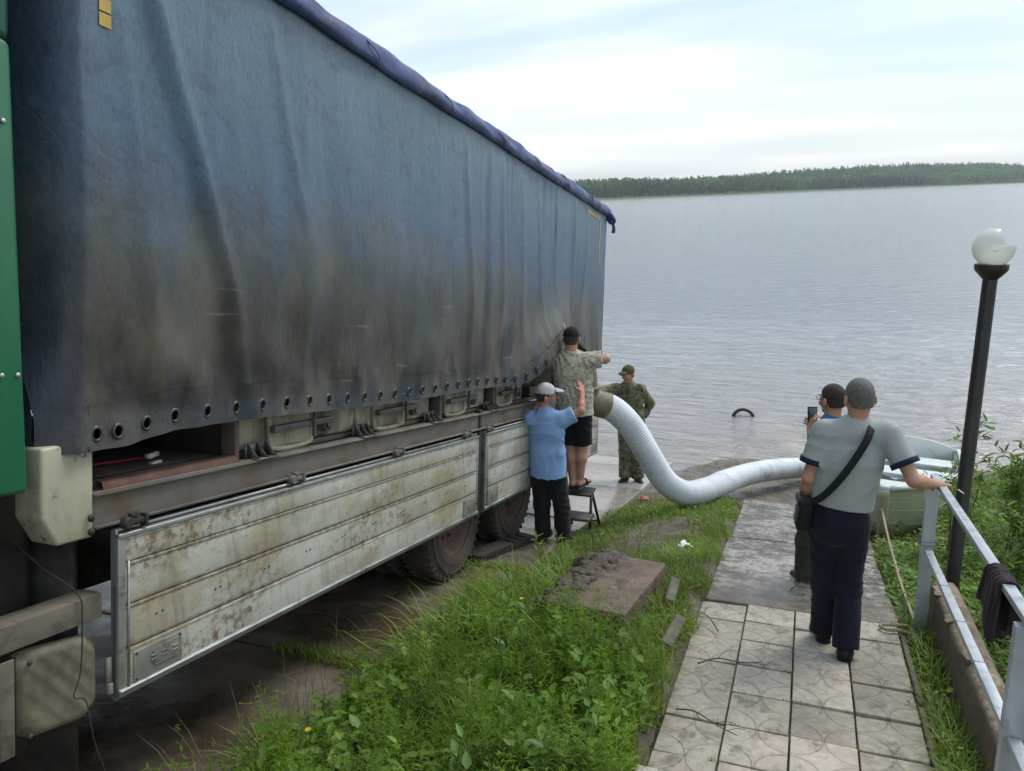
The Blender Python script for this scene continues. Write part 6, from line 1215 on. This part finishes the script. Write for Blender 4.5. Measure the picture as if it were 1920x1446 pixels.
def make_plants():
    stm = pm('green_stem', (.075, .11, .03), (.09, .085, .035), 8, .6, 0)
    lm = leafmat('broad_leaf', [(.10, .22, .035), (.13, .26, .045), (.15, .27, .06)], .5, .38, 2.5); wl = leafmat('willow_leaf', [(.14, .24, .06), (.18, .28, .07), (.20, .29, .11)], .55, .42, 2.0); lm2 = leafmat('silvery_leaf', [(.09, .15, .09), (.11, .17, .11)], .3, .5, 2)
    ob = leaf_mesh('leaf', 1.0, .46, lm); ow = leaf_mesh('leaf', 1.0, .24, wl); on = leaf_mesh('leaf', 1.0, .14, lm2)
    specs = [  # x, y, height, leaves, leaf length, kind, label
        (-2.22, 2.78, .40, 9, .125, 0, 'young bright green plant with paired oval leaves alone at the ramp edge'),
        (-1.70, 2.33, .34, 9, .10, 0, 'low oval leaved plant at the bottom edge beside a dark stake'),
        (-1.88, 2.24, .30, 8, .10, 0, 'small oval leaved plant at the lower edge of the foreground weeds'),
        (-1.34, 2.52, .36, 12, .115, 0, 'broad leaved plant in the weeds near the bottom of the photo'),
        (-1.18, 2.80, .42, 12, .12, 0, 'broad leaved plant rising above the middle of the foreground weeds'),
        (-.98, 2.62, .33, 12, .11, 0, 'bushy oval leaved plant nearest the pale new tile'),
        (-.86, 2.98, .36, 12, .105, 0, 'oval leaved plant leaning over the left column of tiles'),
        (-.92, 3.35, .45, 11, .11, 0, 'taller oval leaved plant at the tile edge above the sunk kerb stone'),
        (-1.12, 3.75, .42, 11, .10, 0, 'oval leaved plant just below the muddy concrete slab'),
        (-1.55, 3.95, .48, 10, .12, 0, 'large leaved plant in the middle of the tall grass'),
        (-1.93, 4.05, .52, 12, .12, 1, 'upright narrow leaved plant among arching grass near the ramp edge'),
        (-1.78, 3.15, .36, 10, .10, 1, 'narrow leaved plant in the thick of the foreground weeds'),
        (-1.95, 5.55, .50, 22, .13, 1, 'tall willowherb shoot in front of the man in pale blue'),
        (-1.74, 5.45, .55, 22, .13, 1, 'tall willowherb shoot right of its twin in front of the muddy slab'),
        (-2.05, 5.15, .42, 18, .11, 1, 'shorter willowherb shoot on the ramp edge below the timber'),
        (-1.62, 5.9, .38, 16, .10, 1, 'small willowherb shoot behind the pair near the muddy slab'),
        (-1.02, 4.10, .30, 10, .09, 2, 'silvery leaved sprig at the near end of the muddy slab'),
        (-1.45, 3.45, .40, 12, .10, 2, 'silvery leaved sprig in the middle of the foreground weeds'),
    ]
    g = 'leafy plants among the foreground weeds'
    for (x, y, h, n, L, kd, lab) in specs:
        leafy_plant((ob, ow, on)[kd], (x, y, float(ground_z(x, y))), h, n, L, (random.uniform(0, 6.3), random.uniform(.05, .35)), lab, 'plant', g, stm, (.1, .7) if kd == 0 else (.2, .9), whorl=1.62 if kd == 0 else 2.4)
    # shrubs of willow by the lamp post: several stems each, big leaves one by one, the rest as a mass
    def shrub(x, y, hs, lab, nl, mass):
        b = np.array([x, y, float(ground_z(x, y))]); root = tag(empty('willow_shrub', b), lab, 'shrub', 'willow shrubs right of the lamp post'); V = Veg(); tot = 0
        for (dx, dy, h) in hs:
            z = np.linspace(0, 1, 9); P = np.stack([dx * z ** 1.3, dy * z ** 1.3, h * z], 1) + np.array([random.uniform(-.08, .08), random.uniform(-.08, .08), 0]) * (1 - z[:, None]); P += .012 * np.sin(z * 9 + dx * 7)[:, None]
            MB().tube(P, np.linspace(.009, .002, 9), 6).build('stem', stm, root, True); br = []
            for k in range(int(9 * h)):
                t = random.uniform(.18, .95); p = np.array([np.interp(t, z, P[:, i]) for i in range(3)]); a = random.uniform(0, 6.3); l = random.uniform(.12, .32) * (1.2 - .6 * t); e = p + np.array([math.cos(a) * l, math.sin(a) * l, l * .8]); br.append((p, e))
            m = MB(); [m.tube([p, p * .5 + e * .5 - [0, 0, .01], e], .0022, 4) for p, e in br]; m.build('twigs', stm, root, True)['kind'] = 'stuff'
            for k in range(nl):
                if random.random() < .45: t = random.uniform(.25, 1.0); p = np.array([np.interp(t, z, P[:, i]) for i in range(3)])
                else: p0, e0 = random.choice(br); q = random.uniform(.3, 1.05); p = p0 + (e0 - p0) * q
                s = random.uniform(.07, .14); share(ow, root, tuple(p), (random.uniform(-.1, 1.0), random.uniform(-.4, .4), random.uniform(0, 6.3)), (s, s, s))
            M = int(mass * h); idx = [random.choice(br) for _ in range(M)]; q = rng.uniform(.1, 1.1, M); p0 = np.array([i[0] for i in idx]); e0 = np.array([i[1] for i in idx]); pos = p0 + (e0 - p0) * q[:, None] + rng.normal(0, .02, (M, 3)); sz = rng.uniform(.05, .11, M); V.add(leaves_np(pos, rng.uniform(0, 6.3, M), rng.uniform(-.3, 1.0, M), sz, sz * rng.uniform(.2, .32, M), rng.uniform(-.5, .5, M)))
        V.build('foliage', wl, root)['kind'] = 'stuff'
    shrub(1.38, 7.55, [(.02, 0, 1.30), (-.10, .05, 1.0), (.16, .02, .85)], 'slim willow shrub standing just behind the lamp post', 26, 130)
    shrub(1.80, 7.35, [(.04, .0, 1.48), (.20, .1, 1.25), (-.12, .05, 1.05), (.1, -.1, .8)], 'tallest willow shrub right of the lamp post', 26, 190)
    shrub(2.28, 7.2, [(.1, 0, 1.25), (-.1, .1, 1.1), (.25, .1, .95)], 'wide willow shrub at the right edge behind the handrail', 24, 190)
    shrub(1.62, 6.55, [(.05, .02, .55), (.18, .0, .6), (-.06, .05, .45)], 'low bushy willow close behind the lamp post foot', 12, 120)
    shrub(2.05, 6.1, [(.05, .02, .55), (.18, .0, .5), (-.12, .05, .5)], 'low bushy willow at the right edge above the hanging garment', 12, 120)
    shrub(2.75, 6.7, [(.1, 0, .95), (-.15, .1, .8), (.25, .1, .7)], 'broad low willow at the far right edge beyond the handrail', 14, 170)
    shrub(1.95, 8.3, [(.1, 0, 1.1), (-.15, .1, .9), (.25, .1, .8)], 'willow shrub behind the others beside the boat stern', 14, 170)
    for k, (x, y) in enumerate(((.78, 3.0), (.79, 3.7), (.78, 2.55))):
        leafy_plant(ow, (x, y, float(path_z(y)) - .05), .24, 12, .07, (3.0, .5), ('wiry weed with small leaves in the gap below the second rail weld', 'wiry weed in the gap between the tiles and the wall at mid length', 'wiry weed in the gap at the near end of the wall')[k], 'plant', 'weeds in the gap beside the wall', stm)
    for o in (ob, ow, on): bpy.data.objects.remove(o)
    bk = pm('black_plastic', (.012, .012, .013), rough=.5, bump=0); x, y = -1.78, 2.46
    st = tag(empty('stake', (x, y, float(ground_z(x, y)))), 'short black stake poking out of the weeds at the bottom edge', 'stake'); MB().box((0, 0, .16), (.022, .016, .34), (.05, .12, .3), .003).build('shaft', bk, st); MB().tube([(.02, 0, .30), (.06, .01, .2), (.10, .0, .05)], .006, 6).build('prong', bk, st)
def crown_np(n, kind, h, w, seed):
    r = np.random.default_rng(seed); pts = []
    if kind == 'spruce':
        t = r.uniform(0, 1, n) ** .8; a = r.uniform(0, 6.3, n); rr = (1 - t) ** .9 * w * .5 * r.uniform(.35, 1.05, n); p = np.stack([np.cos(a) * rr, np.sin(a) * rr, h * (.08 + .92 * t)], 1); s = h * .085 * (1.15 - .75 * t)
    else:
        cl = r.normal(0, 1, (9, 3)); cl /= np.linalg.norm(cl, axis=1)[:, None]; cl = cl * np.array([.30 * w, .30 * w, .26 * h]) * r.uniform(.5, 1.1, (9, 1)) + np.array([0, 0, .60 * h]); i = r.integers(0, 9, n); d = r.normal(0, 1, (n, 3)); d /= np.linalg.norm(d, axis=1)[:, None]; p = cl[i] + d * np.array([.24 * w, .24 * w, .21 * h]) * r.uniform(.55, 1.05, (n, 1)); s = np.full(n, h * .075); p[:, 2] = np.clip(p[:, 2], .06 * h, None)
    q = r.normal(0, 1, (n, 2, 3)); q /= np.linalg.norm(q, axis=2)[:, :, None]; u = q[:, 0] * s[:, None] * r.uniform(.7, 1.3, (n, 1)); v = np.cross(q[:, 0], q[:, 1]) * s[:, None] * r.uniform(.6, 1.1, (n, 1)); V = np.stack([p - u - v * .6, p + u * .6 - v, p + u + v * .7, p - u * .5 + v], 1).reshape(-1, 3)
    return V, np.arange(4 * n).reshape(-1, 4)
def make_forest():
    fm = leafmat('forest_needles', [(.055, .115, .042), (.078, .15, .05), (.10, .18, .058), (.13, .205, .066)], .25, .8, .012)
    rg = np.random.default_rng(5); Vs, Fs, nn = [], [], 0; var = [crown_np(60, 'spruce', 1, .36, 50 + k) for k in range(5)] + [crown_np(52, 'round', 1, .55, 70 + k) for k in range(4)]
    N = 5600; T = rg.uniform(-.4, 1.35, N); Bk = rg.uniform(30, 300, N) ** 1.0; Bk[:2300] = rg.uniform(34, 85, 2300)
    for t, b in zip(T, Bk):
        con = rg.uniform() < .2; k = rg.integers(0, 5) if con else 5 + rg.integers(0, 4); v, f = var[k]; sc = rg.uniform(19, 25) * (1.0 if con else .95) + 3 * float(vnoise(t * 14, b * .01, 6)); xy = shore(t, b); a = rg.uniform(0, 6.3); c, s_ = math.cos(a), math.sin(a); w = v * sc; w = np.stack([w[:, 0] * c - w[:, 1] * s_, w[:, 0] * s_ + w[:, 1] * c, w[:, 2]], 1) + np.array([xy[0], xy[1], float(bank_h(t, b)) - .5]); Vs.append(w); Fs.append(f + nn); nn += len(w)
    tag(mesh_np('far_forest', np.concatenate(Vs), [np.concatenate(Fs)], fm), kind='stuff')
    # low willow scrub along the waterline
    sm = leafmat('scrub_leaf', [(.11, .16, .04), (.135, .19, .05), (.16, .21, .06)], .2, .8, .03); Vs, Fs, nn = [], [], 0
    for k in range(800):
        t = rg.uniform(-.3, 1.3); hgt = rg.uniform(2.0, 5.5) * (1.5 if t > .7 else 1); v, f = crown_np(26, 'round', 1, 1.1, 300 + k % 7); xy = shore(t, rg.uniform(5, 26)); w = v * hgt + np.array([xy[0], xy[1], .5]); Vs.append(w); Fs.append(f + nn); nn += len(w)
    tag(mesh_np('shore_scrub_foliage', np.concatenate(Vs), [np.concatenate(Fs)], sm), kind='stuff')
    # separate trees standing in front of the wood along the far shore
    mats = [leafmat('pale_crown', [(.085, .125, .06), (.105, .15, .075), (.13, .17, .085)], .2, .8, .1), leafmat('mid_crown', [(.05, .095, .03), (.065, .115, .038), (.085, .135, .045)], .2, .8, .1), leafmat('dark_crown', [(.016, .036, .022), (.022, .045, .026), (.03, .055, .03)], .1, .8, .1)]; bark = pm('far_bark', (.09, .075, .06), rough=.9, bump=0)
    protos = {}
    def tree(t, back, h, kind, mi, w, label, group):
        key = (kind, mi, int(rg.integers(0, 3)))
        xy = shore(t, back); z = float(bank_h(t, back)) - .3
        if key not in protos:
            root = empty('spruce_tree' if kind == 'spruce' else 'round_tree', (xy[0], xy[1], z)); v, f = crown_np(190, kind, 1.0, w, 900 + len(protos)); mesh_np('crown', v, [f], mats[mi], root); MB().lathe([(.022, 0), (.016, .25), (.008, .7)], 6).build('trunk', bark, root); protos[key] = root
        else:
            p = protos[key]; root = p.copy(); COL.objects.link(root)
            for ch in [c for c in p.children]: c = ch.copy(); COL.objects.link(c); c.parent = root
            root.location = (xy[0], xy[1], z)
        root.scale = (h * rg.uniform(.85, 1.15), h * rg.uniform(.85, 1.15), h); root.rotation_euler = (0, 0, rg.uniform(0, 6.3)); tag(root, label, 'tree', group)
    for k, (t, h) in enumerate(((.008, 13), (.035, 9), (.045, 10), (.063, 13), (.10, 12), (.115, 9), (.131, 9), (.17, 15), (.185, 15), (.209, 17), (.228, 15), (.24, 14), (.27, 16), (.283, 17), (.299, 17), (.335, 15), (.35, 14), (.425, 17), (.44, 15))):
        tree(t, rg.uniform(24, 34), h, 'round', 0 if k % 3 else 1, .85, 'rounded broadleaf tree in the loose row before the wood on the far shore', 'rounded trees along the far shore')
    for k in range(44):
        t = .465 + .225 * k / 43; tree(t, rg.uniform(14, 24), rg.uniform(15, 19), 'spruce', 2, .34, 'dark conifer in the dense dark clump at the far waterline', 'dark conifers at the far waterline')
    for t in (.72, .735, .76, .775, .80, .83, .86, .90, .93, .97, 1.0): tree(t, rg.uniform(16, 26), rg.uniform(8, 12), 'round', 1, 1.1, 'low green bush tree by the water right of the dark conifers', 'low bush trees right of the conifers')
    tree(-.036, 45, 30, 'round', 0, .62, 'tall lone tree rising above the wood just behind the tail of the truck', None)
make_grass(); make_weeds(); make_plants(); make_forest()
print('TRIS', sum(sum(len(p.vertices) - 2 for p in o.data.polygons) for o in S.objects if o.type == 'MESH' and o.data.users == 1))
